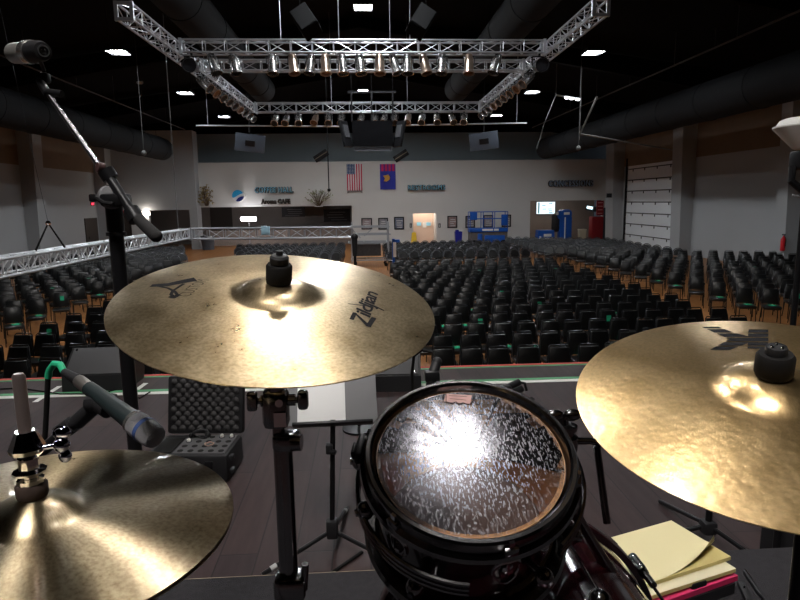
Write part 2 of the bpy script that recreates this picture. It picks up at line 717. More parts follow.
k = 1
for y in (8.5, 18, 27.5, 37, 46.2):          # rafters of the steel frame
    t = MB()
    for s in (-1, 1):
        a, b = V((0, y, RIDGE - .02)), V((s * SIDE, y, ZT - .02))
        t.add([a, b, b - V((0, 0, 1.0)), a - V((0, 0, .45)), a + V((0, .25, 0)), b + V((0, .25, 0)), b + V((0, .25, -1.0)), a + V((0, .25, -.45))],
              [(0, 1, 2, 3), (7, 6, 5, 4), (0, 4, 5, 1), (1, 5, 6, 2), (2, 6, 7, 3), (3, 7, 4, 0)])
    struct('trim_%d' % k, t, M_black)
    k += 1
PA, PB = .65, .90
for s, near, far in ((1, 692, 671.5), (1, 802, 777), (1, 622, 606), (-1, 25, 46), (-1, 98, 114.5)):     # pilasters around the frame columns, wider to the top
    X = s * SIDE
    y0 = onx(near, 220, X).y
    y1 = min(onx(far, 220, X - s * PA).y, BACK)
    t = MB()
    t.add([(X, y0, 0), (X - s * PA, y0, 0), (X - s * PA, y1, 0), (X, y1, 0), (X, y0, ZT), (X - s * PB, y0, ZT), (X - s * PB, y1, ZT), (X, y1, ZT)],
          [(3, 2, 1, 0), (4, 5, 6, 7), (0, 1, 5, 4), (1, 2, 6, 5), (2, 3, 7, 6), (3, 0, 4, 7)])
    struct('trim_%d' % k, t, M_wallside)
    k += 1
struct('baseboard_back', MB().box(((op[1][1] + op[2][0]) / 2, BACK - .02, .08), (op[2][0] - op[1][1], .04, .16)), mat('dark_baseboard', (.05, .045, .04), .7))

# sectional loading door in the right wall
d0 = MB().box((SIDE + .25, (dY0 + dY1) / 2, (dz + ZP) / 2 + .0), (.3, dY1 - dY0, ZP - dz + .02)) if dz < ZP else None
door = thing('door_1', 'white sectional loading door in the right wall', 'door', (SIDE, (dY0 + dY1) / 2, 0))
door['kind'] = 'structure'
M_door = mat('white_door_panel', (.86, .89, .92), .5, var=.04)
nz_ = 8
ph = dz / nz_
for i in range(nz_):
    pn = MB().box((SIDE + .08, (dY0 + dY1) / 2, (i + .5) * ph), (.06, dY1 - dY0 - .04, ph - .07)).build('panel', M_door, door)
    hb = MB()
    for j in range(4):
        hb.box((SIDE + .04, dY0 + (dY1 - dY0) * (j + .5) / 4, (i + .86) * ph), (.05, .07, .14))
    hb.build('hinge', M_blackmetal, pn)
MB().box((SIDE + .16, (dY0 + dY1) / 2, dz / 2), (.06, dY1 - dY0, dz)).build('backing', M_blackmetal, door)
MB().box((SIDE + .0, dY0 - .08, dz / 2), (.14, .12, dz)).box((SIDE + .0, dY1 + .06, dz / 2), (.14, .12, dz)).build('track', M_blackmetal, door)
for i, (px, X0) in enumerate(((91, -SIDE),)):
    a, b = onx(85, 230, -SIDE), onx(97, 230, -SIDE)
    zt = onx(91, 218, -SIDE).z
    d = thing('door_2', 'dark brown door in the left wall', 'door', (-SIDE, (a.y + b.y) / 2, 0))
    d['kind'] = 'structure'
    MB().box((-SIDE + .03, (a.y + b.y) / 2, zt / 2), (.08, b.y - a.y, zt)).build('leaf', mat('dark_door', (.05, .04, .035), .5), d)
    MB().box((-SIDE + .1, a.y + .25, zt * .45), (.1, .08, .2)).build('handle', M_chrome, d)
d = thing('door_3', 'dark door in the corner wall', 'door', ((xd0 + xd1) / 2, YL + .3, 0))
d['kind'] = 'structure'
MB().box(((xd0 + xd1) / 2, YL + .3, zd / 2), (xd1 - xd0, .08, zd)).build('leaf', MATS['dark_door'], d)
d = thing('door_4', 'dark door in the room behind the left opening', 'door', (wx(222, 225, 52), 51.95, 0))
d['kind'] = 'structure'
MB().box((wx(222, 225, 52), 51.95, 1.6), (1.8, .08, 3.2)).build('leaf', MATS['dark_door'], d)
d = thing('door_5', 'narrow dark door at the right end of the back wall', 'door', (wx(606.5), BACK - .05, 0))
d['kind'] = 'structure'
MB().box((wx(606.5), BACK - .05, wz(211) / 2), (.55, .1, wz(211))).build('leaf', mat('slate_door', (.05, .07, .09), .5), d)
struct('trim_20', MB().box(((op[0][0] + op[0][1]) / 2, 49.5, .6), (op[0][1] - op[0][0] - .2, .5, 1.2)), mat('bar_front', (.26, .21, .18), .7, var=.3))

# stage and drum riser
struct('floor_stage', MB().box((0, (EDGE - 12.8) / 2, STAGE - .1), (26, EDGE + 12.8, .2)), M_stage)
struct('trim_21', MB().box((0, EDGE - .02, (STAGE - .2) / 2), (26, .04, STAGE - .2)), M_black)
RE = 1.98
struct('floor_riser', MB().box((0, RE - 1.3, (RISER + STAGE) / 2), (3.6, 2.6, RISER - STAGE)), M_carpet)
struct('trim_22', MB().box((0, RE + .005, RISER - .04), (3.6, .01, .07)), mat('tan_edge_strip', (.40, .32, .22), .7, var=.3, scale=5))
# tape lines on the stage
M_tapeg = mat('green_tape', (.10, .34, .16), .6)
M_tapew = mat('white_tape', (.75, .75, .72), .6)
M_taper = mat('red_tape', (.50, .05, .04), .6)
for i, (y, wd, m) in enumerate(((EDGE - .03, .05, M_taper), (EDGE - .09, .04, M_tapeg), (5.60, .075, M_tapew), (5.68, .06, M_tapeg))):
    struct('trim_%d' % (23 + i), MB().box((0, y, STAGE + .002), (20, wd, .003)), m)
dg_ = MB()
for (a, b) in (((35, 402), (60, 386)), ((128, 396), (146, 383)), ((395, 383.5), (455, 380.5))):
    p, q = onz(a[0], a[1], STAGE + .003), onz(b[0], b[1], STAGE + .003)
    n = (q - p).normalized().cross(V((0, 0, 1))) * .025
    dg_.add([p - n, q - n, q + n, p + n], [(0, 1, 2, 3)])
struct('trim_28', dg_, M_tapew)

# ================================================================== ROOF EQUIPMENT
for (px, py, r, D, lb, y1) in ((None, None, .72, 0, 'left', 42.), (None, None, .72, 0, 'right', 44.)):
    s = -1 if lb == 'left' else 1
    X = s * 13.2
    Z = 6.95
    d = thing('air_duct', 'wide dark round air duct running along the %s side of the hall' % lb, 'duct', (X, 20, Z), 'wide ducts along the walls')
    MB().lathe([(0, 0), (r * .97, 0), (r, .05), (r, y1 + 5), (0, y1 + 5)], 28, axis((X, -5, Z), (0, 1, 0))).build('duct_tube', M_duct, d)
    for y in range(2, int(y1), 3):
        hg = MB().path([(X, y, roofz(X)), (X, y, Z + r)], .012, 5)
        hg.lathe([(r - .004, -.02), (r + .02, -.02), (r + .02, .02), (r - .004, .02)], 28, axis((X, y, Z), (0, 1, 0)), close=True)
        hg.ball((X - s * .5, y, Z + r * .72), .045, 6)
        hg.build('hanger', M_duct, d)
for s, lb in ((-1, 'left'), (1, 'right')):
    r = .62
    X = s * 4.9
    Z = 8.95
    d = thing('air_duct', 'dark round air duct above the lighting truss, %s of the middle' % lb, 'duct', (X, 15, Z), 'ducts above the truss')
    MB().lathe([(0, 0), (r, 0), (r, 34), (0, 34)], 28, axis((X, -2, Z), (0, 1, 0))).build('duct_tube', M_duct, d)
    for y in range(6, 32, 3):
        hg = MB().path([(X, y, roofz(X)), (X, y, Z + r)], .012, 5)
        hg.lathe([(r - .004, -.02), (r + .02, -.02), (r + .02, .02), (r - .004, .02)], 28, axis((X, y, Z), (0, 1, 0)), close=True)
        hg.build('hanger', M_duct, d)
for s, lb in ((-1, 'left'), (1, 'right')):
    p = MB().path([(s * 12.2, -4, 8.42), (s * 12.2, 44, 8.42)], .035, 6)
    for y in range(0, 44, 4):
        p.path([(s * 12.2, y, 8.42), (s * 12.2, y, roofz(12.2))], .012, 4)
        p.ball((s * 12.2, y, 8.42), .05, 6)
    solo('conduit_pipe', p, mat('pale_pipe', (.07, .07, .075), .6), 'thin pale pipe running along the dark roof on the %s side' % lb, 'pipe', 'thin roof pipes')


def highbay(x, y, z, label, led=None, k=1.):
    t = thing('high_bay_light', label, 'ceiling light', (x, y, z), 'high bay ceiling lights')
    h = MB()
    h.box((x, y, z + .09), (.62 * k, .66 * k, .06))
    for sx in (-1, 1):
        h.box((x + sx * .32 * k, y, z + .04), (.02, .68 * k, .14))
        h.box((x, y + sx * .34 * k, z + .04), (.62 * k, .02, .14))
    h.build('housing', M_blackmetal, t)
    for i in range(4):
        MB().box((x + (-.225 + .15 * i) * k, y, z + .045), (.08 * k, .58 * k, .02)).build('led_strip', led or M_led, t)
    for sx in (-1, 1):
        MB().path([(x + sx * .3 * k, y, z + .1), (x + sx * .3 * k, y, roofz(x + sx * .3 * k))], .008, 4).build('hanger', M_blackmetal, t)
    return t


cols = [(-8.3, 8.55, 'left'), (0.15, 10.05, 'middle'), (8.4, 8.55, 'right')]
for x, z, nm in cols:
    for k_, y in enumerate((38.6, 30.5, 22.5, 14.4)):
        far = ['farthest', 'second farthest', 'third farthest', 'nearest'][k_]
        highbay(x, y, z, 'bright white LED ceiling light, %s of the %s row' % (far, nm), M_led if nm == 'middle' else M_ledside)
highbay(.75, 2.9, 9.3, 'bright white LED lamp in the roof straight above the drum kit', M_stg, 1.0)
highbay(-1.0, -1.2, 9.2, 'unseen fill lamp added in the roof behind the drum seat', M_rear, 1.5)  # added out of view to brighten the sheet paper and the pads
highbay(-.42, 6.55, 9.9, 'bright white LED lamp in the roof over the stage edge', M_edge, 1.4)


def truss(p0, p1, size, label, name='lighting_truss', group=None, bay=.55, m=None):
    m = m or M_alu
    p0, p1 = V(p0), V(p1)
    d = (p1 - p0)
    Ln = d.length
    d.normalize()
    up = V((0, 0, 1))
    sd = d.cross(up).normalized()
    t = thing(name, label, 'truss', (p0 + p1) / 2, group)
    h = size / 2
    for a, b in ((-1, -1), (1, -1), (1, 1), (-1, 1)):
        o = sd * (a * h) + up * (b * h)
        MB().cyl(p0 + o, p1 + o, .026, n=8).build('chord', m, t)
    br = MB()
    n = max(2, round(Ln / bay))
    for i in range(n + 1):
        q = p0 + d * (Ln * i / n)
        cs = [q + sd * (a * h) + up * (b * h) for a, b in ((-1, -1), (1, -1), (1, 1), (-1, 1))]
        for j in range(4):
            br.cyl(cs[j], cs[(j + 1) % 4], .013, n=5, cap=False)
        if i < n:
            q2 = p0 + d * (Ln * (i + 1) / n)
            c2 = [q2 + sd * (a * h) + up * (b * h) for a, b in ((-1, -1), (1, -1), (1, 1), (-1, 1))]
            for j in range(4):
                if (i + j) % 2:
                    br.cyl(cs[j], c2[(j + 1) % 4], .012, n=5, cap=False)
                else:
                    br.cyl(cs[(j + 1) % 4], c2[j], .012, n=5, cap=False)
    br.build('bracing', m, t)
    for q in (p0, p1):
        e = MB()
        for j in (-1, 1):
            e.box(q + sd * (j * h), (.07, .07, size + .07))
            e.box(q + up * (j * h), (abs(sd.x) * size + .06, abs(sd.y) * size + .06, .06))
        e.build('end_plate', m, t)
    return t


def hung(p, label, name='suspension_rod', r=.012, m=None):
    p = V(p)
    solo(name, MB().path([p, (p.x, p.y, roofz(p.x))], r, 5), m or M_alu, label, 'rod', 'rods holding up the front truss')


TS = .30
Y1, Y2, Y3 = 16.5, 18.6, 26.5
z1, z2, z3 = at(363, 47.5, Y1).z, at(363, 66, Y2).z, at(363, 107.5, Y3).z
ZT_ = 7.62
xL1, xR1 = at(182, 47, Y1).x, at(543, 47, Y1).x
truss((xL1, Y1, z1), (xR1, Y1, z1), TS, 'silver box truss across the hall, nearest of three crossbeams', group='crossbeam trusses overhead')
truss((xL1, Y2, z2), (xR1, Y2, z2), TS - .02, 'silver box truss across the hall, middle one of three crossbeams', group='crossbeam trusses overhead')
truss((at(256, 108, Y3).x, Y3, z3), (at(480, 108, Y3).x, Y3, z3), .36, 'silver box truss across the hall, farthest of three crossbeams', group='crossbeam trusses overhead')
pl0, pl1 = at(124, 11, 13.3), at(250, 108, Y3 - .5)
pr0, pr1 = at(601, 7, 13.3), at(484, 105, Y3 - .5)
truss(pl0, pl1, .31, 'silver box truss running away overhead along the left side', group='side trusses overhead')
truss(pr0, pr1, .31, 'silver box truss running away overhead along the right side', group='side trusses overhead')
for i, px in enumerate((339, 390, 410, 281)):
    hung(at(px, 42, Y1), 'thin steel rod from roof to nearest crossbeam, %s from the left' % ORD[[1, 2, 3, 0][i]])

# lower flown truss over the seats at the left
q0, q1 = V((-5.15, 7.4, 2.5)), V((-5.15, 17.8, 2.5))
truss(q0, q1, .25, 'silver truss hanging low over the chairs, running along the left side', 'flown_truss', 'lowered trusses', .33, mat('bright_truss_aluminium', (.66, .68, .71), .4, .6))
c0, c1 = at(192, 231, 18), at(352, 230, 18)
truss((-4.98, 18, 2.49), (c1.x, 18, 2.46), .30, 'silver truss hanging low across the hall behind the crash cymbal', 'flown_truss', 'lowered trusses', .45)
p = at(265.5, 230.5, 17.83)
t = thing('junction_box', 'small pale blue box clamped on the low cross truss', 'box', p)
MB().rbox(p, (.26, .06, .24), .02).build('cover', mat('pale_blue_box', (.35, .55, .66), .5), t)
MB().box(p + V((0, .03, .13)), (.06, .09, .05)).build('clamp', M_alu, t)
sl = thing('lifting_sling', 'dark sling with hoist hook holding the low left truss', 'sling', at(56, 245, 11.0))
b_ = at(56, 223, 10.3)
b_.x = -5.15
MB().path([(-5.27, b_.y - .26, 2.62), b_, (-5.03, b_.y + .26, 2.62)], .018, 6).build('strap', M_rubber, sl)
MB().ball(b_, .045, 8).build('hook', M_chrome, sl)
MB().path([b_, (b_.x - .85, b_.y, roofz(b_.x - .85))], .003, 4).build('chain', M_blackmetal, sl)
p = at(178, 225, 18)
solo('hoist_line', MB().path([(p.x, 18, 2.66), (p.x, 18, roofz(p.x))], .012, 5), mat('pale_rope', (.14, .14, .14), .8), 'thin pale line hanging down to corner of the low truss', 'rope')
p = at(329, 190, 30)
solo('hoist_line', MB().path([(p.x, 30, p.z), (p.x, 30, roofz(p.x))], .03, 5).ball(p, .09, 8), M_blackmetal, 'dark cable hanging in front of the back wall left of flag', 'cable')
for px, py, lb in ((144, 153, 'left'), (578.5, 148, 'right')):
    p = at(px, py, 24)
    o = thing('hanging_microphone', 'small round ball hanging on a thin line at the %s of the hall' % lb, 'microphone', p, 'hanging balls')
    MB().ball(p, .1, 10).build('ball', mat('grey_ball', (.16, .16, .16), .5), o)
    MB().path([p, (p.x, p.y, roofz(p.x))], .012, 5).build('line', mat('grey_line', (.05, .05, .05), .7), o)
# pipe under the far crossbeam
pa, pb = at(196, 125.5, Y3), at(344, 126.5, Y3)
pc_, pd = at(397, 125.5, Y3), at(527, 123, Y3)
for a, b, lb in ((pa, pb, 'left'), (pc_, pd, 'right')):
    p = MB().path([a, b], .035, 7)
    for f_ in (.08, .92):
        q = a.lerp(b, f_)
        p.path([q, (q.x, q.y, roofz(q.x))], .01, 4)
    solo('lighting_pipe', p, M_alu, 'thin horizontal pipe under the farthest crossbeam, %s of the black screen' % lb, 'pipe', 'thin pipes under the far beam')


def parcan(top, axisdir, sc, label, group, m, name='spotlight'):
    """PAR can hung by its yoke under a truss; top = clamp point"""
    top = V(top)
    d = V(axisdir).normalized()
    t = thing(name, label, 'spotlight', top, group)
    c = top - V((0, 0, .2 * sc))
    T = axis(c - d * (.2 * sc), d)
    s = sc
    MB().lathe([(0, -.03 * s), (.05 * s, -.025 * s), (.075 * s, .0), (.08 * s, .02 * s), (.095 * s, .10 * s), (.10 * s, .12 * s), (.10 * s, .36 * s), (.122 * s, .38 * s), (.125 * s, .42 * s),
                (.11 * s, .42 * s), (.105 * s, .38 * s), (.0, .36 * s)], 16, T).build('can', m, t)
    MB().lathe([(0, .385 * s), (.1 * s, .385 * s), (.1 * s, .39 * s), (0, .392 * s)], 16, T).build('lens', mat('amber_lens', (.16, .08, .045), .25) if m is M_copper else mat('dark_lens', (.03, .03, .035), .15), t)
    sd = d.cross(V((0, 0, 1)))
    if sd.length < .05:
        sd = V((1, 0, 0))
    sd.normalize()
    y = MB()
    y.path([c + sd * .12 * s, c + sd * .12 * s + V((0, 0, .15 * s)), c - sd * .12 * s + V((0, 0, .15 * s)), c - sd * .12 * s], .012 * s, 5)
    y.box(top + V((0, 0, .02)), (.05, .05, .1 * s))
    y.build('yoke', M_blackmetal, t)
    return t


row1 = [213, 234, 272, 293, 310, 325, 342.5, 360, 379.5, 394.5, 407.5, 424.5, 442, 469, 496]
for i, px in enumerate(row1):
    p = at(px, 55, Y1)
    tl = [.35, .2, .05, .12, -.12, .06, .05, .1, 0, .3, 0, .22, -.1, -.05, -.35][i]
    parcan((p.x, Y1, z1 - .16), (tl, -.25, -1), 1.22, 'silver spotlight under the nearest crossbeam truss, %s from the left' % ORD[i], 'spotlights under the nearest crossbeam',
           M_copper if i in (3, 5, 8, 11, 13) else M_chromecan)
row3 = [275, 286, 298, 315, 328, 341, 361, 375, 384, 394.5, 408, 422, 437, 452, 464]
for i, px in enumerate(row3):
    p = at(px, 112, Y3)
    parcan((p.x, Y3, z3 - .2), (random.uniform(-.25, .25), -.75, -.75), 1.3, 'silver spotlight under the farthest crossbeam truss, %s from the left' % ORD[i], 'spotlights under the farthest crossbeam',
           M_copper if i in (3, 10) else M_chromecan)
for s, a, b, lb in ((1, pl0, pl1, 'left'), (-1, pr0, pr1, 'right')):
    for i in range(9):
        q = a.lerp(b, .42 + .065 * i)
        parcan((q.x + s * .12, q.y, q.z - .17), (s * .8, -.35, -.75), 1.2, 'silver spotlight under the overhead %s side truss, %s from the front' % (lb, ORD[i]), 'spotlights under the %s side truss' % lb, M_copper if i % 4 == 1 else M_chromecan)
for px, py, lb in ((192, 54, 'left'), (539, 50, 'right')):
    p = at(px, py, Y1)
    parcan((p.x, Y1 - .05, z1 - .16), (0, -1, -.15), 1.5, 'large black round spotlight at the %s end of the nearest crossbeam' % lb, 'black corner spotlights', M_blackmetal)
for px, py, s, lb in ((306, 22, 1, 'left'), (421, 22, -1, 'right')):
    p = at(px, py, 14.5)
    t = thing('hanging_loudspeaker', 'black loudspeaker hanging from roof above the truss, %s one' % lb, 'loudspeaker', p, 'roof loudspeakers')
    rt = Euler((R(-25), R(-32 * s), 0)).to_matrix()
    MB().rbox(p, (.42, .4, .62), .02, rt).build('cabinet', M_black, t)
    MB().box(p + rt @ V((0, -.206, 0)), (.37, .02, .56), rt).build('grille', mat('dark_grille', (.008, .008, .009), .6), t)
    MB().path([p + rt @ V((0, 0, .3)), (p.x, p.y, roofz(p.x))], .012, 5).build('hanger', M_blackmetal, t)
for i, (px, py, nm) in enumerate(((76, 70, 'near the left duct'), (141, 99, 'above the left hanging ball'), (643, 64, 'right of the bright right-hand light'), (764, 5, 'at the upper right corner'), (233, 83, 'under the left inner duct'), (492, 82, 'beside the right side truss'))):
    lo, hi = 6., 60.
    d = ray(px, py)
    Y = 10
    for _ in range(60):
        q = CAM + d * (Y / d.y)
        Y += .4 if q.z < roofz(q.x) - .02 else -.2
    q = at(px, py, Y)
    solo('ceiling_disc', MB().lathe([(0, -.09), (.13, -.09), (.17, -.05), (.17, 0.04), (0, .04)], 16, Matrix.Translation(V((q.x, q.y, roofz(q.x))))), mat('pale_disc', (.6, .58, .55), .6),
         'small pale round fitting on dark roof %s' % nm, 'ceiling fitting', 'pale roof fittings')

# hung black screen block in the middle
YS = 25.0
t = thing('hanging_screen', 'black rear of a screen hanging in the middle below the trusses', 'screen', at(371, 133, YS))
a, b = at(352, 121, YS), at(393, 146, YS)
MB().box(((a.x + b.x) / 2, YS, (a.z + b.z) / 2), (b.x - a.x, .25, a.z - b.z)).build('screen_back', M_black, t)
f_ = MB()
zt = at(371, 92, YS).z
for px in (352, 393, 372):
    x = at(px, 120, YS).x
    f_.box((x, YS, (zt + a.z) / 2), (.06, .06, zt - a.z))
    f_.path([(x, YS, zt), (x, YS, roofz(x))], .012, 5)
f_.box(((a.x + b.x) / 2, YS, zt), (b.x - a.x + .3, .07, .07))
f_.build('hanging_frame', M_blackmetal, t)
l_ = at(371, 149, YS)
MB().box(((a.x + b.x) / 2, YS, l_.z), (b.x - a.x - .15, .1, .16)).build('lower_rail', mat('dull_rail', (.10, .105, .12), .6), t)
for px, s in ((345.5, -1), (399.5, 1)):
    p = at(px, 134, YS)
    rt = Euler((0, R(14 * s), R(35 * s))).to_matrix()
    pn = MB().box(p, (.10, .5, 1.05), rt).build('side_panel', M_blackmetal, t)
    MB().box(p + rt @ V((-s * .06, 0, .1)), (.05, .3, .5), rt).build('bracket', mat('dull_bracket', (.12, .12, .13), .5, .5), pn)
for px, py, s, lb in ((250, 143, 1, 'left'), (484, 141, -1, 'right')):
    p = at(px, py, 33.5)
    t = thing('hanging_television', 'dark television seen from behind hanging at %s before the back wall' % lb, 'television', p, 'hanging televisions')
    rt = Euler((R(18), R(6 * s), R(12 * s))).to_matrix()
    MB().rbox(p, (1.55, .12, .93), .02, rt).build('cabinet', mat('dark_slate_panel', (.07, .085, .11), .5), t)
    MB().box(p + rt @ V((0, -.07, 0)), (.5, .05, .3), rt).build('bracket', M_blackmetal, t)
    MB().path([p, (p.x, p.y, roofz(p.x))], .035, 6).build('pole', M_blackmetal, t)
for px, py, s, lb in ((321, 157, 1, 'left of the flags'), (401, 157, 1, 'above the second flag')):
    p = at(px, py, 46.9)
    t = thing('wall_loudspeaker', 'black loudspeaker tilted on the ledge of the back wall %s' % lb, 'loudspeaker', p, 'tilted ledge loudspeakers')
    rt = Euler((0, R(-32), 0)).to_matrix()
    MB().rbox(p + V((0, .2, .1)), (1.15, .5, .5), .03, rt).build('cabinet', M_blackplastic, t)
    MB().box(p + V((0, -.06, .1)), (1.1, .02, .06), rt).build('trim_line', mat('tan_trim', (.3, .25, .18), .6), t)
# trapeze with two work lamps, right
t = thing('trapeze_bar', 'hanging bar with three small lit lamps under the right roof', 'light bar', at(567, 98, 30))
a, b = at(556, 95, 30), at(581, 99, 30)
MB().path([a, b], .04, 6).build('bar', M_alu, t)
MB().path([a, at(544, 124, 30), at(537, 149, 30)], .02, 5).path([b, (b.x, b.y, at(579, 140, 30).z)], .02, 5).path([b, (b.x, b.y, roofz(b.x))], .012, 5).path([a, (a.x, a.y, roofz(a.x))], .012, 5).build('cable', mat('grey_cable', (.16, .16, .16), .6), t)
M_lampdim = mat('small_lamp_glow', (.9, .95, 1), emit=4)
for f in (.42, .62, .85):
    q = a.lerp(b, f)
    MB().box(q - V((0, .06, .06)), (.16, .1, .08)).build('lamp', M_lampdim, t)
p0, p1 = at(580, 134, 21), onx(672, 150, SIDE - .75)
solo('brace_pipe', MB().path([at(597, 97, 21), p0, p1], .035, 6), mat('grey_brace', (.2, .19, .18), .6), 'thin bent pipe reaching over to the wall beside loading door', 'pipe')

# ================================================================== BACK WALL DRESSING
def wall_sign(name, txt, px0, px1, py0, py1, face, side, label, Y=BACK, depth=.22):
    a, b = at(px0, py1, Y), at(px1, py0, Y)
    c = (a + b) / 2
    h = (b.z - a.z)
    t = thing(name, label, 'sign', (c.x, Y, a.z))
    vs, fs = text_geo(txt, h * 1.38, .06, 0, 1.12, -.004)
    wd = max(v.x for v in vs) - min(v.x for v in vs)
    k = (b.x - a.x) / wd
    T = FACE(V((c.x, Y - depth, c.z))) @ Matrix.Diagonal((k, 1, 1, 1))
    words = txt.split(' ')
    xs = sorted(v.x for v in vs)
    cut = max(zip(xs, xs[1:]), key=lambda q: q[1] - q[0]) if len(words) > 1 else (xs[-1] + 1, xs[-1] + 1)
    cut = (cut[0] + cut[1]) / 2
    for side_ in range(len(words)):
        MB(T).add(vs, [f for f in fs if (vs[f[0]].x > cut) == bool(side_)]).build('letters', face, t)
    vs2, fs2 = text_geo(txt, h * 1.38, depth * .8, 0, 1.12, .03)
    MB(FACE(V((c.x, Y - depth * .45, c.z))) @ Matrix.Diagonal((k, 1, 1, 1))).add(vs2, fs2).build('letter_sides', side, t)
    return t


wall_sign('letter_sign', 'RESTROOMS', 408, 444.5, 185.2, 190.5, M_sign, M_letterside, 'RESTROOMS in blue block letters above the restroom passage', depth=.3)
wall_sign('letter_sign', 'COFFEE HALL', 255.5, 293, 187.3, 193.2, M_sign, M_letterside, 'blue block letters in two words above the left opening', depth=.3)
wall_sign('letter_sign', 'Aroma CAFE', 262, 290, 199.2, 204.2, M_letterside, M_letterside, 'smaller dark lettering just below the blue letters at left')
wall_sign('letter_sign', 'CONCESSIONS', 548, 592, 180.5, 187, M_signdim, M_letterside, 'CONCESSIONS in pale dim letters above the right opening', depth=.3)
c = at(238.8, 195.8, BACK)
t = thing('round_logo_sign', 'round blue and white swoosh sign standing above left opening', 'sign', (c.x, BACK, c.z - .45))
T = FACE(V((c.x, BACK - .325, c.z)))
MB().lathe([(0, 0), (.46, 0), (.46, .32), (0, .32)], 32, FACE(V((c.x, BACK, c.z)))).build('disc', M_white, t)
up = [(.43 * math.cos(a), .43 * math.sin(a)) for a in [R(200 - 175 * i / 14) for i in range(15)]] + [(.2, .12), (-.05, .0), (-.25, -.12)]
MB().prism(up, T, .03).build('upper_field', mat('sky_blue_face', (.03, .33, .62), .4), t)
lo = [(.43 * math.cos(a), .43 * math.sin(a)) for a in [R(-115 + 110 * i / 12) for i in range(13)]] + [(.2, -.06), (0, -.16)]
MB().prism(lo, T, .03).build('lower_field', mat('navy_face', (.02, .03, .16), .4), t)
for px, py, gr, lb in ((207, 196, 0, 'brown leafy bunch of dried plants on the left end of the opening'), (318.5, 198, 1, 'sparse twiggy plant with green tips above the left opening')):
    p = at(px, 206, BACK - .45)
    t = thing('twig_arrangement', lb, 'plant', p)
    tw, lf = MB(), MB()
    hh = .78 * (20 if not gr else 17) / 10
    for i in range(26):
        a = random.uniform(-1, 1)
        e = p + V((a * (.5 if not gr else .95), random.uniform(-.2, .15), hh * random.uniform(.3, 1.) * (1 - .25 * abs(a))))
        tw.path([p + V((a * .1, 0, 0)), p.lerp(e, .5) + V((0, 0, .1)), e], .02, 4)
        for _ in range(5 if not gr else 3):
            q = e + V((random.uniform(-.2, .2), random.uniform(-.1, .1), random.uniform(-.25, .1)))
            n = V((random.uniform(-1, 1), random.uniform(-1, 1), random.uniform(-1, 1))).normalized()
            x = n.orthogonal().normalized() * random.uniform(.05, .1)
            y = n.cross(x)
            lf.add([q - x - y * .5, q + x - y * .5, q + x * .3 + y * 1.2, q - x * .3 + y * 1.2], [(0, 1, 2, 3)])
    MB().box((p.x, BACK - .3, p.z - .02), (.6, .6, .04)).build('shelf', M_wall, t)
    tw.build('twigs', mat('dry_twig', (.12, .08, .05), .9), t)
    lf.build('leaves', mat('dry_leaf' if not gr else 'green_leaf', (.34, .26, .12) if not gr else (.34, .36, .24), .8, var=.5, scale=5), t)

# flags
def flag_grid(x0, x1, z0, z1, u0, u1, v0, v1, Y, off, wav):
    nx, nz = max(1, int((u1 - u0) * 26)), max(2, int((v1 - v0) * 14))
    vs, fs = [], []
    for k in range(2):
        for j in range(nz + 1):
            for i in range(nx + 1):
                u, v = u0 + (u1 - u0) * i / nx, v0 + (v1 - v0) * j / nz
                vs.append((x0 + (x1 - x0) * u, Y - off + k * .012 - wav * math.sin(u * 14 + v * 2) * v, z1 - (z1 - z0) * v))
    s = (nx + 1) * (nz + 1)
    for j in range(nz):
        for i in range(nx):
            a = j * (nx + 1) + i
            fs.append((a, a + 1, a + nx + 2, a + nx + 1))
            fs.append((s + a + nx + 1, s + a + nx + 2, s + a + 1, s + a))
    return vs, fs


a, b = at(347.3, 190.5, BACK), at(361.8, 164, BACK)
t = thing('stars_and_stripes_flag', 'American flag hanging upright on the back wall', 'flag', (a.x, BACK, a.z))
args = (a.x, b.x, a.z, b.z)
MB().add(*flag_grid(*args, 0, 1, 0, 1, BACK, .10, .04)).build('white_field', mat('flag_white', (.8, .78, .78), .8), t)
rs = MB()
for i in range(7):
    rs.add(*flag_grid(*args, (2 * i) / 13, (2 * i + 1) / 13, 0 if i > 3 else .385, 1, BACK, .115, .04))
rs.build('red_stripes', mat('flag_red', (.60, .04, .09), .8), t)
MB().add(*flag_grid(*args, 0, .54, 0, .385, BACK, .118, .04)).build('canton', mat('flag_navy', (.07, .12, .25), .8), t)
st = MB()
for j in range(7):
    for i in range(5):
        u, v = .06 + .105 * i, .03 + .053 * j
        st.lathe([(0, 0), (.03, 0), (.03, .01), (0, .01)], 5, FACE(V((a.x + (b.x - a.x) * u, BACK - .14, b.z - (b.z - a.z) * v))))
st.build('stars', mat('flag_star', (.75, .75, .78), .8), t)
bt = MB()  # shadow below the flag, modelled as a grey tail
bt.prism([(0, 0), (b.x - a.x, 0), (b.x - a.x, -.22), (b.x - a.x - .2, -.1), (.2, -.1), (0, -.22)], FACE(V((a.x, BACK - .1, a.z))), .02)
bt.build('lower_shadow', mat('grey_flag_shadow', (.22, .2, .2), .8), t)
a, b = at(380.2, 189.5, BACK), at(395.3, 164, BACK)
t = thing('state_flag', 'blue flag with red and gold top hanging on the back wall', 'flag', (a.x, BACK, a.z))
args = (a.x, b.x, a.z, b.z)
MB().add(*flag_grid(*args, 0, 1, .28, 1, BACK, .10, .05)).build('blue_field', mat('flag_blue', (.04, .05, .36), .8), t)
MB().add(*flag_grid(*args, 0, 1, 0, .28, BACK, .10, .05)).build('purple_field', mat('flag_purple', (.16, .03, .24), .8), t)
rs = MB()
for i in range(4):
    rs.add(*flag_grid(*args, .1 + i * .23, .1 + i * .23 + .13, 0, .28, BACK, .115, .05))
rs.build('red_rays', mat('flag_crimson', (.62, .03, .13), .8), t)
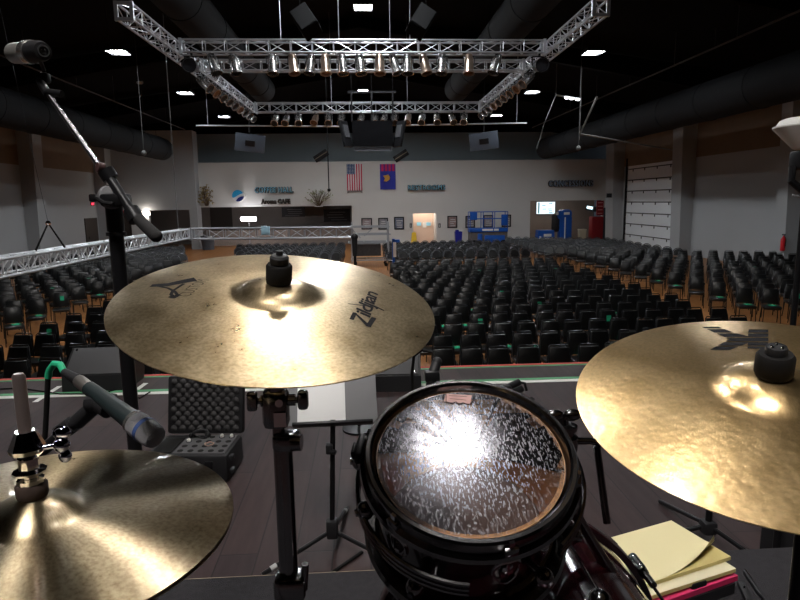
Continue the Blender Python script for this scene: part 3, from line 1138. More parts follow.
hp = [(-.27, .17), (-.05, .2), (.12, .26), (.27, .05), (.22, -.12), (0, -.27), (-.22, -.24), (-.12, -.02)]
MB().prism(hp, FACE(V((a.x + (b.x - a.x) * .42, BACK - .19, a.z + (b.z - a.z) * .45))), .03).build('gold_emblem', mat('flag_gold', (.62, .33, .06), .7), t)

# posters
posters = [(361.5, 372, 218, 229.5, 'nearest the left opening', (.35, .28, .28)), (378.3, 388, 217.8, 229.5, 'second from the left opening', (.26, .26, .28)), (394.2, 404, 216.8, 229.5, 'just left of the restroom passage', (.16, .18, .24)),
           (447.3, 457.2, 215.8, 228, 'just right of the restroom passage', (.32, .22, .2)), (465.3, 475, 215.8, 228, 'behind the left end of blue lift', (.25, .22, .22)), (483.2, 493, 215, 227.5, 'above the middle of blue lift', (.35, .3, .3)), (501.5, 511, 214.5, 227, 'at the right end of blue lift', (.3, .28, .26))]
for i, (x0_, x1_, y0_, y1_, lb, cl) in enumerate(posters):
    a, b = at(x0_, y1_, BACK), at(x1_, y0_, BACK)
    t = thing('framed_poster', 'framed poster on the back wall, %s' % lb, 'poster', (a.x, BACK, a.z), 'framed posters on the back wall')
    w_, h_ = b.x - a.x, b.z - a.z
    cx_, cz_ = (a.x + b.x) / 2, (a.z + b.z) / 2
    MB().box((cx_, BACK - .03, cz_ + h_ / 2 - .04), (w_, .06, .08)).box((cx_, BACK - .03, cz_ - h_ / 2 + .04), (w_, .06, .08)).box((a.x + .04, BACK - .03, cz_), (.08, .06, h_)).box((b.x - .04, BACK - .03, cz_), (.08, .06, h_)).build('frame', M_blackmetal, t)
    MB().box((cx_, BACK - .015, cz_), (w_ - .1, .03, h_ - .1)).build('print', mat('poster_print_%d' % i, cl, .5, var=.8, scale=6), t)
    l_ = MB()
    for j in range(4):
        l_.box((cx_ + random.uniform(-.05, .05), BACK - .033, cz_ - h_ / 2 + .17 + j * (h_ - .3) / 4), (w_ * random.uniform(.35, .65), .01, .06))
    l_.build('print_band', mat('poster_light', (.6, .58, .58), .6), t)
for px, lb in ((346.5, ''),):
    pass
for px, lb in ((410.8, 'left'), (439.5, 'right')):
    p = at(px, 225.5, BACK)
    t = thing('restroom_plaque', 'small dark plaque on the wall %s of the restroom passage' % lb, 'plaque', p, 'restroom plaques')
    MB().box((p.x, BACK - .02, p.z), (.17, .04, .32)).build('plate', M_blackplastic, t)
    MB().ball((p.x, BACK - .05, p.z + .08), .035, 6).box((p.x, BACK - .045, p.z - .04), (.06, .01, .14)).build('figure', M_white, t)
yp = 48.53
t = thing('door_hand_sign', 'blue and white double sign on the peach passage wall', 'sign', at(424, 224, yp))
for px, m in ((419, M_sign), (424.5, M_white), (428.5, M_sign)):
    p = at(px, 224 if m is M_sign else 225, yp)
    MB().box(p, (.34, .04, .26) if m is M_sign else (.3, .05, .4)).build('panel', m, t)
M_room = mat('room_lamp_glow', (1, .9, .8), emit=5)
for (x, y, z, sx, lb) in (((op[1][0] + op[1][1]) / 2, 47.8, 2.95, 1.2, 'warm ceiling lamp inside the restroom passage'), (wx(562), 49.2, 4.2, 1.6, 'ceiling lamp inside the right opening')):
    t = thing('ceiling_lamp', lb, 'lamp', (x, y, z))
    MB().box((x, y, z), (sx, .4, .05)).build('diffuser', M_room, t)
    MB().box((x, y, z + .06), (sx + .06, .46, .06)).path([(x, y, z + .08), (x, y, ZL)], .02, 5).build('housing', M_white, t)
# exit signs
for (p, s, lb) in ((onx(92, 204, -SIDE), (.04, .5, .25), 'on the left wall above the brown door'), (at(125.5, 212, YL), (.42, .04, .22), 'above the door in the corner wall'), (at(609, 195.5, onx(622, 220, SIDE).y - .0), (.36, .1, .3), 'on the pilaster at the right of the back wall')):
    off = V((.03, 0, 0)) if s[0] < .1 else V((0, -.03, 0))
    t = thing('exit_sign', 'red lit exit sign %s' % lb, 'exit sign', p, 'red exit signs')
    MB().box(p + off, s).build('housing', M_blackplastic, t)
    T = frame(p + off * 1.8, (1, 0, 0), (0, 0, 1)) if s[0] > .1 else frame(p + off * 1.8, (0, -1, 0), (0, 0, 1), (1, 0, 0))
    if s[0] < .1:
        T = frame(p + off * 1.8, (0, 1, 0), (0, 0, 1), (1, 0, 0))
    vs, fs = text_geo('EXIT', .2, .02, 0, 1, .008)
    kx = max(s) * .85 / (max(v.x for v in vs) - min(v.x for v in vs))
    MB(T @ Matrix.Diagonal((kx, 1, 1, 1))).add(vs, fs).build('letters', M_exit, t)
p = at(146, 213.5, YL - .25)
t = thing('wall_lamp', 'white glowing wall lamp at the top of the dark left opening', 'lamp', p)
MB().rbox(p, (.5, .25, .3), .05).build('diffuser', mat('wall_lamp_glow', (1, .9, .78), emit=6), t)
MB().box(p + V((0, .17, 0)), (.4, .12, .2)).build('bracket', M_white, t)
# left opening: lamp on a post, wall clutter, bin
p = at(248.6, 219, 46.2)
t = thing('floor_lamp', 'bright oblong lamp on a thin post in the left opening', 'lamp', (p.x, p.y, 0))
MB().rbox(p, (1.15, .2, .3), .09).build('lamp_head', mat('oblong_glow', (.95, .95, 1), emit=9), t)
MB().path([(p.x, p.y + .05, 0), (p.x, p.y + .05, p.z)], .035, 6).build('post', M_alu, t)
MB().lathe([(0, 0), (.3, 0), (.28, .04), (0, .05)], 16, Matrix.Translation((p.x, p.y, 0))).build('base', M_blackmetal, t)
p = at(208, 243, 45.4)
t = thing('trash_bin', 'dark grey trash bin with white liner before the left opening', 'bin', (p.x, p.y, 0))
MB().lathe([(0, 0), (.42, 0), (.5, .95), (.52, 1.), (.46, 1.), (.4, .1), (0, .1)], 20, Matrix.Translation((p.x, p.y, 0))).build('body', mat('grey_bin', (.08, .085, .1), .6), t)
MB().rbox((p.x + .12, p.y - .3, .92), (.55, .35, .18), .05).build('liner', M_white, t)
p = at(300, 208, 50.5)
for px0, px1, py0, py1, lb in ((282, 305, 207, 217, 'hung box high up in the dark left opening'), (324, 350, 209, 222, 'dark menu board at the right of left opening'), (190, 203, 209, 213, 'x')):
    if lb == 'x':
        continue
    a, b = at(px0, py1, 50), at(px1, py0, 50)
    t = thing('menu_board', lb, 'board', ((a.x + b.x) / 2, 50, a.z))
    MB().box(((a.x + b.x) / 2, 50, (a.z + b.z) / 2), (b.x - a.x, .12, b.z - a.z)).build('panel', M_blackplastic, t)
    l_ = MB()
    for j in range(4):
        l_.box(((a.x + b.x) / 2 + random.uniform(-.2, .2), 49.93, a.z + (b.z - a.z) * (j + .8) / 5), ((b.x - a.x) * .6, .02, .05))
    l_.build('writing', mat('dim_writing', (.12, .12, .13), .6), t)
    for hx in (a.x + .2, b.x - .2):
        MB().box((hx, 51.0, b.z - .1), (.06, 1.95, .06)).build('wall_arm', M_blackmetal, t)

# right opening: concession room
a, b = at(536.5, 214, 51.9), at(555, 201.8, 51.9)
t = thing('menu_screen', 'bright white menu screen inside the right opening', 'screen', ((a.x + b.x) / 2, 51.9, a.z))
MB().box(((a.x + b.x) / 2, 51.95, (a.z + b.z) / 2), (b.x - a.x + .1, .06, b.z - a.z + .1)).build('cabinet', M_blackplastic, t)
MB().box(((a.x + b.x) / 2, 51.9, (a.z + b.z) / 2), (b.x - a.x, .05, b.z - a.z)).build('display', mat('menu_glow', (.75, .92, 1), emit=.32), t)
l_ = MB()
for j in range(6):
    for i in range(2):
        if random.random() < .75:
            l_.box((a.x + (b.x - a.x) * (.42 + .33 * i + random.uniform(-.04, .04)), 51.87, a.z + (b.z - a.z) * (j + .6) / 6.4), ((b.x - a.x) * .2, .01, .06))
l_.box((a.x + .18, 51.87, (a.z + b.z) / 2), (.12, .01, (b.z - a.z) * .9))
l_.build('menu_lines', mat('menu_teal', (.10, .45, .5), .6), t)
a, b = at(587, 209.5, 50.5), at(592.5, 206.3, 50.5)
t = thing('tilted_television', 'small lit television tilted on the wall inside right opening', 'television', ((a.x + b.x) / 2, 50.5, a.z))
rt = Euler((0, R(12), R(-20))).to_matrix()
cc = (a + b) / 2
MB().box(cc + V((.2, .1, -.05)), (.95, .12, .42), rt).build('cabinet', M_blackplastic, t)
MB().box(cc + V((0, -.0, .02)), (.48, .06, .22), rt).build('display', mat('tv_glow', (.6, .9, 1), emit=.6), t)
MB().box(cc + V((.35, .8, -.1)), (.08, 1.6, .08)).build('arm', M_blackmetal, t)
a, b = at(537, 241, 46.2), at(553, 230, 46.2)
t = thing('covered_table', 'table under a blue cloth with white print, right opening', 'table', ((a.x + b.x) / 2, 46.2, 0))
ct = MB()
x0_, x1_, zt = a.x, b.x, 1.0
ct.add([(x0_, 45.9, zt), (x1_, 45.9, zt), (x1_, 46.6, zt), (x0_, 46.6, zt), (x0_ - .06, 45.85, .02), (x1_ + .06, 45.85, .02), (x1_ + .06, 46.65, .02), (x0_ - .06, 46.65, .02)],
       [(0, 1, 2, 3), (0, 4, 5, 1), (1, 5, 6, 2), (2, 6, 7, 3), (3, 7, 4, 0), (7, 6, 5, 4)])
ct.build('cloth', M_blue, t)
l_ = MB()
l_.rbox(((x0_ + x1_) / 2 + .1, 45.86, .62), (.6, .02, .22), .005).rbox(((x0_ + x1_) / 2 + .15, 45.86, .38), (.75, .02, .12), .005).rbox((x0_ + .15, 45.86, .4), (.14, .02, .3), .005)
l_.build('print', M_white, t)
pa_, pb_ = at(552, 240, 46.6), at(573, 215, 46.6)
t = thing('blue_machine', 'tall blue rounded vending stand with white emblem, right opening', 'vending stand', ((pa_.x + pb_.x) / 2, 46.6, 0))
cxm = (pa_.x + pb_.x) / 2
MB().rbox((cxm + .2, 46.7, 1.0), (.95, .7, 2.0), .08).build('cabinet', M_blue, t)
MB().rbox((cxm + .12, 46.6, 2.15), (1.2, .6, .8), .28).build('hood', M_blue, t)
MB().rbox((cxm - .42, 46.8, 1.55), (.8, .6, 1.5), .3).build('bay', M_blackplastic, t)
MB().rbox((cxm + .2, 46.28, 2.25), (.45, .03, .2), .01).rbox((cxm - .55, 46.28, 2.25), (.2, .03, .22), .01).build('emblem', M_white, t)
MB().box((cxm + .1, 46.32, 1.0), (.08, .05, 1.9)).build('trim_strip', M_white, t)
p = at(581.5, 245, 46.4)
t = thing('trash_can', 'beige trash can beside the blue stand in the right opening', 'bin', (p.x, p.y, 0))
MB().lathe([(0, 0), (.3, 0), (.36, .95), (.33, .97), (.28, .1), (0, .1)], 4, Matrix.Translation((p.x, p.y, 0)) @ Matrix.Rotation(PI / 4, 4, 'Z')).build('body', mat('beige_bin', (.42, .38, .28), .6), t)
MB().rbox((p.x, p.y, .98), (.56, .56, .1), .03).build('rim', mat('beige_bin_rim', (.5, .46, .36), .6), t)
a, b = at(590.5, 246, 46.8), at(603, 216.5, 46.8)
t = thing('red_cooler', 'tall red drinks cooler at the right end of right opening', 'cooler', ((a.x + b.x) / 2, 46.8, 0))
MB().rbox(((a.x + b.x) / 2, 47.0, b.z / 2), (b.x - a.x, .7, b.z), .04).build('cabinet', M_red, t)
MB().box(((a.x + b.x) / 2, 46.63, b.z * .5), (b.x - a.x - .12, .03, .05)).box(((a.x + b.x) / 2, 46.63, b.z * .78), (b.x - a.x - .12, .03, .04)).build('shelf_line', mat('dark_red', (.2, .01, .015), .5), t)
a, b = at(596.5, 215.5, 46.9), at(604, 200.5, 46.9)
t = thing('wall_menu', 'red menu panel with pale lines above the red cooler', 'sign', ((a.x + b.x) / 2, 46.9, a.z))
MB().box(((a.x + b.x) / 2, 46.95, (a.z + b.z) / 2), (b.x - a.x, .06, b.z - a.z)).build('panel', M_red, t)
l_ = MB()
for j in range(4):
    l_.box(((a.x + b.x) / 2, 46.91, a.z + (b.z - a.z) * (j + .6) / 4.2), ((b.x - a.x) * .7, .01, .06))
l_.build('lines', mat('pink_line', (.6, .25, .25), .6), t)

# scissor lift
YS2 = 44.8
a, b = at(468.5, 247, YS2), at(507, 211.5, YS2)
zt = b.z
zp = at(488, 229.5, YS2).z
t = thing('scissor_lift', 'blue scissor lift with railed platform parked at the back wall', 'lift', ((a.x + b.x) / 2, YS2, 0))
L_ = b.x - a.x
xm = (a.x + b.x) / 2
MB().rbox((xm, YS2, zp - .02), (L_, .9, .3), .03).build('platform', M_blue, t)
rl = MB()
for z in (zt, (zt + zp) / 2 + .15):
    for y in (YS2 - .42, YS2 + .42):
        rl.path([(a.x + .04, y, z), (b.x - .04, y, z)], .028, 6)
    for x in (a.x + .04, b.x - .04):
        rl.path([(x, YS2 - .42, z), (x, YS2 + .42, z)], .028, 6)
for x in (a.x + .04, a.x + L_ * .35, a.x + L_ * .65, b.x - .04):
    for y in (YS2 - .42, YS2 + .42):
        rl.path([(x, y, zp), (x, y, zt)], .028, 6)
rl.build('railing', M_blue, t)
MB().rbox((a.x + .3, YS2 - .46, zt - .3), (.5, .14, .55), .03).rbox((b.x - .3, YS2 - .46, zt - .6), (.45, .12, .8), .03).build('control_box', M_blue, t)
MB().box((xm - .1, YS2 - .46, zp), (.8, .02, .14)).box((xm + .55, YS2 - .46, zp), (.35, .02, .14)).build('print', M_white, t)
MB().box((xm, YS2, .75), (L_ - .05, .75, .9)).build('scissor_stack', mat('lift_grey', (.12, .11, .11), .6, var=.4, scale=6), t)
MB().rbox((xm + .45, YS2 - .05, .5), (1.5, .8, .55), .05).rbox((xm - .65, YS2 - .05, .6), (.35, .85, .6), .05).build('chassis', M_blue, t)
for x in (a.x + .35, b.x - .35):
    for y in (YS2 - .4, YS2 + .4):
        MB().cyl((x, y - .07, .22), (x, y + .07, .22), .22, n=18).build('wheel', M_rubber, t)
p = at(458.3, 243, 44.5)
t = thing('blue_bin', 'small deep blue bin left of the scissor lift', 'bin', (p.x, p.y, 0))
MB().lathe([(0, 0), (.3, 0), (.36, 1.08), (.33, 1.08), (.28, .06), (0, .06)], 4, Matrix.Translation((p.x, p.y, 0)) @ Matrix.Rotation(PI / 4, 4, 'Z')).build('body', mat('deep_blue_plastic', (.015, .02, .26), .5), t)
MB().rbox((p.x - .1, p.y, 1.15), (.25, .3, .14), .04).build('flap', MATS['deep_blue_plastic'], t)
p = at(414, 243, 44.8)
t = thing('wet_floor_sign', 'yellow folding floor sign standing before the restroom passage', 'floor sign', (p.x, p.y, 0))
for s in (-1, 1):
    MB().prism([(-.24, 0), (.24, 0), (.16, 1.05), (-.16, 1.05)], frame((p.x, p.y + s * .2, .0), (1, 0, 0), (0, -s * .19, 1)), .025).build('panel', M_yellow, t)
MB().rbox((p.x, p.y, 1.04), (.2, .08, .06), .02).build('hinge', M_yellow, t)

# silver stage-frame stack behind the chairs
YR = 32.0
t = thing('staging_cart', 'stack of silver staging frames on cart behind the low truss', 'cart', (at(371, 262, YR).x, YR, 0))
xa_, xb_ = at(351, 240, YR).x, at(389, 240, YR).x
for i, (py, dx) in enumerate(((226.5, 0), (234, .05), (242, -.12), (259, 0))):
    z = at(370, py, YR).z
    g = MB()
    for y in (YR - .6, YR + .6):
        g.box(((xa_ + xb_) / 2 + dx, y, z), (xb_ - xa_, .05, .07))
    for x in (xa_, xa_ * .6 + xb_ * .4, xb_):
        g.box((x + dx, YR, z), (.05, 1.2, .06))
    g.build('frame', mat('bright_silver', (.40, .43, .47), .4, .5), t)
for x in (xa_ + .05, xb_ - .05):
    for y in (YR - .6, YR + .6):
        MB().box((x, y, 1.25), (.07, .07, 2.1)).build('upright', MATS['bright_silver'], t)
MB().path([(xa_ + .1, YR - .62, 1.95), (xa_ + .5, YR - .62, 1.5)], .03, 5).build('brace', MATS['bright_silver'], t)
MB().path([(xb_ - .9, YR - .62, 1.95), (xb_ - 1.3, YR - .62, 1.6)], .03, 5).build('brace', MATS['bright_silver'], t)
MB().box(((xa_ + xb_) / 2 - .1, YR, .85), (1.3, .8, .6)).build('load', mat('dark_load', (.05, .045, .045), .7, var=.5), t)
for x in (xa_ + .2, xb_ - .2):
    for y in (YR - .5, YR + .5):
        MB().cyl((x, y - .03, .09), (x, y + .03, .09), .09, n=12).build('caster', M_rubber, t)
p = at(393.5, 253, 28.6)
t = thing('blue_crate', 'blue and white folded banner stand right of silver cart', 'stand', (p.x, p.y, 0))
MB().box((p.x, p.y, .8), (.12, .3, 1.6)).box((p.x + .12, p.y, 1.5), (.35, .3, .12)).build('post', M_blue, t)
MB().box((p.x + .05, p.y - .17, 1.1), (.14, .02, .7)).build('panel', M_white, t)

# fire extinguisher on the right pilaster
p = V((SIDE - .72, 27.35, 1.35))
p = onx(783, 243, SIDE - PA - .1)
t = thing('fire_extinguisher', 'red fire extinguisher hanging on the right wall pilaster', 'fire extinguisher', (p.x, p.y, p.z - .3))
MB().lathe([(0, -.34), (.09, -.34), (.1, -.31), (.1, .16), (.06, .24), (.025, .27), (.025, .32), (0, .32)], 16, Matrix.Translation(p)).build('cylinder', mat('extinguisher_red', (.7, .02, .03), .35), t)
MB().box(p + V((0, 0, .36)), (.05, .16, .05)).path([p + V((0, -.03, .32)), p + V((0, -.16, .2)), p + V((0, -.13, -.2))], .014, 5).build('valve', M_blackmetal, t)
MB().box(p + V((.06, .0, 0)), (.12, .06, .3)).build('bracket', M_blackmetal, t)

# ================================================================== CHAIRS
def sq_meshes():
    d = {}
    d['seat'] = MB().rbox((0, 0, .455), (.43, .43, .075), .028, seg=3).mesh('seat', M_vinyl)
    b = MB()
    bm = bmesh.new()
    bmesh.ops.create_cube(bm, size=1)
    for v in bm.verts:
        t = v.co.z + .5
        wv = .40 - .085 * t
        v.co = V((v.co.x * wv, .235 + .06 * t + v.co.y * .055, .50 + .40 * t))
    bmesh.ops.bevel(bm, geom=bm.edges[:], offset=.007, segments=2, profile=.5, affect='EDGES')
    b.bm(bm)
    d['backrest'] = b.mesh('backrest', M_vinyl)
    f = MB()
    f.path([(-.2, .19, .42), (-.215, .215, .5), (-.19, .275, .74), (-.165, .315, .90), (-.14, .325, .93), (.14, .325, .93), (.165, .315, .90), (.19, .275, .74), (.215, .215, .5), (.2, .19, .42)], .011, 6)
    f.path([(-.19, -.19, .415), (.19, -.19, .415), (.19, .19, .415), (-.19, .19, .415)], .011, 6, closed=True)
    d['back_frame'] = f.mesh('back_frame', M_chairframe)
    d['leg'] = []
    al = MB()
    for sx in (-1, 1):
        for y0, y1 in ((-.18, -.21), (.18, .26)):
            g = MB().path([(sx * .19, y0, .42), (sx * .205, y1, .0)], .011, 6)
            d['leg'].append(g.mesh('leg', M_chairframe))
            al.path([(sx * .19, y0, .42), (sx * .205, y1, .0)], .011, 5)
    d['legs'] = al.path([(-.195, -.19, .2), (.195, -.19, .2)], .008, 5).mesh('leg_frame', M_chairframe)
    tg_ = MB().box((.04, .04, .496), (.15, .19, .006), Matrix.Rotation(.3, 3, 'Z'))
    d['tag'] = tg_.mesh('green_tag', M_green)
    t2 = MB().box((.02, .238, .74), (.10, .004, .13), Matrix.Rotation(-.2, 3, 'X'))
    d['tag2'] = t2.mesh('green_tag', M_green)
    return d


def rd_meshes():
    d = {}
    d['seat'] = MB().lathe([(0, .42), (.19, .42), (.215, .44), (.215, .48), (.19, .5), (0, .505)], 20).mesh('seat', M_vinyl)
    pts = [(.2 * math.cos(a), .16 * math.sin(a)) for a in [PI * i / 14 for i in range(15)]] + [(-.2, -.12), (-.17, -.16), (.17, -.16), (.2, -.12)]
    d['backrest'] = MB().prism(pts, frame((0, .24, .70), (1, 0, 0), (0, .18, 1)), .04).mesh('backrest', M_vinyl)
    f = MB()
    arc = [(.232 * math.cos(a), .27 + .05 * math.sin(a), .70 + .2 * math.sin(a)) for a in [PI * i / 14 for i in range(15)]]
    f.path([(.225, .16, .42)] + arc + [(-.225, .16, .42)], .022, 8)
    f.path([(-.19, -.19, .41), (.19, -.19, .41), (.2, .16, .41), (-.2, .16, .41)], .011, 6, closed=True)
    d['back_frame'] = f.mesh('back_frame', mat('slate_tube', (.085, .09, .10), .28, .8))
    d['leg'] = []
    al = MB()
    for sx in (-1, 1):
        for y0, y1 in ((-.18, -.22), (.16, .24)):
            al.path([(sx * .19, y0, .42), (sx * .215, y1, .0)], .012, 5)
            d['leg'].append(MB().path([(sx * .19, y0, .42), (sx * .215, y1, .0)], .012, 5).mesh('leg', M_chairframe))
    d['legs'] = al.mesh('leg_frame', M_chairframe)
    return d


SQ, RD = sq_meshes(), rd_meshes()


def joined(nm, items):
    """one mesh from (matrix, part meshes) with the two chair materials"""
    vs, fs, mi = [], [], []
    for M, D_ in items:
        for q, idx in ((D_['seat'], 0), (D_['backrest'], 0), (D_['back_frame'], 1), (D_['legs'], 1)):
            n = len(vs)
            vs += [M @ v.co for v in q.vertices]
            for p in q.polygons:
                fs.append([i + n for i in p.vertices])
                mi.append(idx)
    me = bpy.data.meshes.new(nm)
    me.from_pydata(vs, [], fs)
    me.materials.append(M_vinyl)
    me.materials.append(items[0][1]['back_frame'].materials[0])
    me.polygons.foreach_set('material_index', mi)
    me.polygons.foreach_set('use_smooth', [True] * len(fs))
    me.set_sharp_from_angle(angle=R(38))
    return me


for D_ in (SQ, RD):
    D_['whole'] = joined('chair', [(Matrix(), D_)])
chairs = []     # (kind, x, y, rot, label, group, hidden)


def in_ell(px, py, c, a, b):
    return ((px - c[0]) / a) ** 2 + ((py - c[1]) / b) ** 2 < 1


def put(kind, x, y, rot, label, group):
    if kind == 'rd' and y > 29 and 184 < proj((x, y, .5))[0] < 236:
        return
    ok = False
    hid = True
    for dz_ in (0, .5, .9):
        for dx_ in (-.25, .25):
            px, py = proj((x + dx_, y, dz_))
            if -10 < px < 810 and py < 610:
                ok = True
            if not (in_ell(px, py, (267, 322), 156, 60) or in_ell(px, py, (775, 425), 195, 98) or (y < 12.6 and dz_ < .6)):
                hid = False
    if ok:
        chairs.append((kind, x, y, rot, label, group, hid))


for k_ in range(16):
    for c_ in range(14):
        y = 9.45 + 1.03 * k_
        put('sq', 1.25 + .49 * c_ + (.2 if k_ % 2 else 0) + random.uniform(-.04, .04), y + random.uniform(-.05, .05), random.uniform(-.06, .06),
            'black padded chair, %s row of the middle block, %s seat from its left end' % (ORD[k_], ORD[c_]), 'square-backed chairs of the middle block')
for k_ in range(16):
    for c_ in range(11):
        y = 9.45 + 1.03 * k_
        put('sq', -6.6 + .5 * c_ + random.uniform(-.04, .04), y + random.uniform(-.05, .05), random.uniform(-.08, .08),
            'black padded chair, %s row of the left block, %s seat from its left end' % (ORD[k_], ORD[c_]), 'square-backed chairs of the left block')
ph_ = R(24)
for k_ in range(12):
    for c_ in range(15):
        x = 10.2 + .62 * c_ * math.cos(ph_)
        y = 15.4 + 1.25 * k_ - .62 * c_ * math.sin(ph_)
        if x < 18.2:
            put('sq', x + random.uniform(-.04, .04), y + random.uniform(-.05, .05), -ph_ + random.uniform(-.08, .08),
                'black padded chair, %s row of the right wing, %s seat from the aisle' % (ORD[k_], ORD[c_]), 'square-backed chairs of the right wing')
for k_ in range(13):
    for c_ in range(15):
        x = -8.6 - .62 * c_ * math.cos(ph_)
        y = 13.8 + 1.2 * k_ - .62 * c_ * math.sin(ph_)
        if x > -18.2:
            put('sq', x + random.uniform(-.04, .04), y + random.uniform(-.05, .05), ph_ + random.uniform(-.08, .08),
                'black padded chair, %s row of the left wing, %s seat from the aisle' % (ORD[k_], ORD[c_]), 'square-backed chairs of the left wing')
for k_ in range(8):
    for c_ in range(13):
        put('rd', 1.35 + .56 * c_ + (.2 if k_ % 2 else 0), 29.6 + 1.1 * k_, random.uniform(-.05, .05),
            'dark round-backed chair, %s row of the middle rear block, %s from its left end' % (ORD[k_], ORD[c_]), 'round-backed chairs behind the middle block')
for k_ in range(8):
    for c_ in range(13):
        put('rd', -1.4 - .56 * c_, 29.6 + 1.1 * k_, random.uniform(-.05, .05),
            'dark round-backed chair, %s row of the left rear block, %s from the middle' % (ORD[k_], ORD[c_]), 'round-backed chairs behind the left block')
for k_ in range(9):
    for c_ in range(12):
        x = 9.6 + .56 * c_ * math.cos(ph_)
        y = 31.0 + 1.1 * k_ - .56 * c_ * math.sin(ph_)
        if x < 17.8:
            put('rd', x, y, -ph_ + random.uniform(-.05, .05),
                'dark round-backed chair, %s row of the right rear wing, %s from the aisle' % (ORD[k_], ORD[c_]), 'round-backed chairs of the right wing')
            put('rd', -x + .6, y - 1.5, ph_ + random.uniform(-.05, .05),
                'dark round-backed chair, %s row of the left rear wing, %s from the aisle' % (ORD[k_], ORD[c_]), 'round-backed chairs of the left wing')

protos = {}


def link(o, parent=None):
    C.objects.link(o)
    if parent:
        o.parent = parent
    return o


def make_chair(kind, full, tagk):
    """first of its kind is built, the rest are copies of it and of its parts"""
    key = (kind, full, tagk)
    nm = 'square_back_chair' if kind == 'sq' else 'round_back_chair'
    if key in protos:
        r0, ch = protos[key]
        r = link(r0.copy())
        for q in ch:
            link(q.copy(), r)
        return r
    D_ = SQ if kind == 'sq' else RD
    r = None
    if full == 'far':
        r = link(bpy.data.objects.new(nm, D_['whole']))
        protos[key] = (r, [])
        return r
    r = link(bpy.data.objects.new(nm, None))
    r.empty_display_size = .1
    ms = [('seat', D_['seat']), ('backrest', D_['backrest']), ('back_frame', D_['back_frame'])]
    ms += [('leg', m) for m in D_['leg']]
    if tagk:
        ms.append(('green_tag', D_[tagk]))
    ch = [link(bpy.data.objects.new(n, m), r) for n, m in ms]
    if tagk:
        ch[-1]['label'] = 'green paper tag'
    protos[key] = (r, ch)
    return r


LIM = {'sq': 300, 'rd': 210}
rest = {'sq': [], 'rd': []}
cnt = {'sq': 0, 'rd': 0}
for ch in sorted(chairs, key=lambda c: (c[6], c[2])):
    kind, x, y, rot, label, group, hid = ch
    if cnt[kind] >= LIM[kind]:
        rest[kind].append(ch)
        continue
    cnt[kind] += 1
    rr = random.random()
    tagk = None
    if kind == 'sq':
        tagk = 'tag' if rr < .34 else ('tag2' if rr < .38 and y > 12 else None)
    r = make_chair(kind, 'far' if y > 25 else 'near', tagk if y <= 25 else None)
    r.location = (x, y, 0)
    r.rotation_euler = (0, 0, rot)
    tag(r, label, 'chair', group)
for kind, nm, lb in (('sq', 'square_back_chairs', 'crowd of more distant black padded chairs filling both side wings'), ('rd', 'round_back_chairs', 'crowd of farthest dark round-backed chairs before the back wall')):
    D_ = SQ if kind == 'sq' else RD
    if rest[kind]:
        o = link(bpy.data.objects.new(nm, joined(nm, [(Matrix.Translation((c[1], c[2], 0)) @ Matrix.Rotation(c[3], 4, 'Z'), D_) for c in rest[kind]])))
        tag(o, lb, 'chairs', None, 'stuff')

# ================================================================== CYMBALS
def rim_prof(Rm, rb, bow, bell, th, hole=.006):
    top = []
    for i in range(7):
        r = hole + (rb - hole) * i / 6
        t = (r / rb)
        top.append((r, bow + bell * (1 - t ** 2.4) ** .9 if t < 1 else bow))
    for i in range(1, 15):
        t = i / 14
        top.append((rb + (Rm - rb) * t, bow * (1 - t ** 1.55)))
    return top


def cymbal(name, label, cen, n, Rm, rb, bow, bell, m, group=None):
    M = axis(V(cen), n)
    t = thing(name, label, 'cymbal', M=M, group=group)
    top = rim_prof(Rm, rb, bow, bell, .001)
    bot = [(r, z - .0014) for r, z in reversed(top)]
    MB(M).lathe(top + bot, 128, close=True).build('bronze_plate', m, t, ang=60)

    def zs(r):
        for (r0, a), (r1, b) in zip(top, top[1:]):
            if r <= r1:
                return a + (b - a) * (r - r0) / max(1e-9, r1 - r0)
        return 0
    inv = M.inverted()

    def loc(px, py):
        """pixel -> local xy on the cymbal's face"""
        d = ray(px, py)
        z = bow * .6
        for _ in range(4):
            o = inv @ CAM
            dd = inv.to_3x3() @ d
            q = o + dd * ((z - o.z) / dd.z)
            z = zs(math.hypot(q.x, q.y))
        return q.x, q.y
    return t, M, zs, loc


def decal(t, M, zs, vs, fs, name, m, off=.0005):
    out = [(x, y, zs(math.hypot(x, y)) + off) for x, y in vs]
    b = MB(M)
    b.add(out, fs)
    return b.build(name, m, t)


CC, CN = V((-.1263, .8759, 3.2024)), V((.0952, -.2318, .9681)).normalized()
crash, cM, cz, cl = cymbal('crash_cymbal', 'large worn bronze crash cymbal in the middle left, tilted towards the viewer', CC, CN, .2286, .060, .020, .016, M_crash)
# maker's lettering, right side
a, b = V(cl(363, 326)), V(cl(374.5, 293))
x_ = (b - a).normalized()
y_ = V((-x_.y, x_.x))
vs, fs = text_geo('ildjian', .030, 0, .25, .86, .0005)
w0 = min(v.x for v in vs)
w1 = max(v.x for v in vs)
k_ = (b - a).length * .80 / (w1 - w0)
P_ = lambda u, v: (a + x_ * u + y_ * v)
Ln = (b - a).length
vs2 = [P_(Ln * .22 + (v.x - w0) * k_, v.y * 1.05 + .004) for v in vs]
decal(crash, cM, cz, [(p.x, p.y) for p in vs2], fs, 'ink_lettering', M_ink)


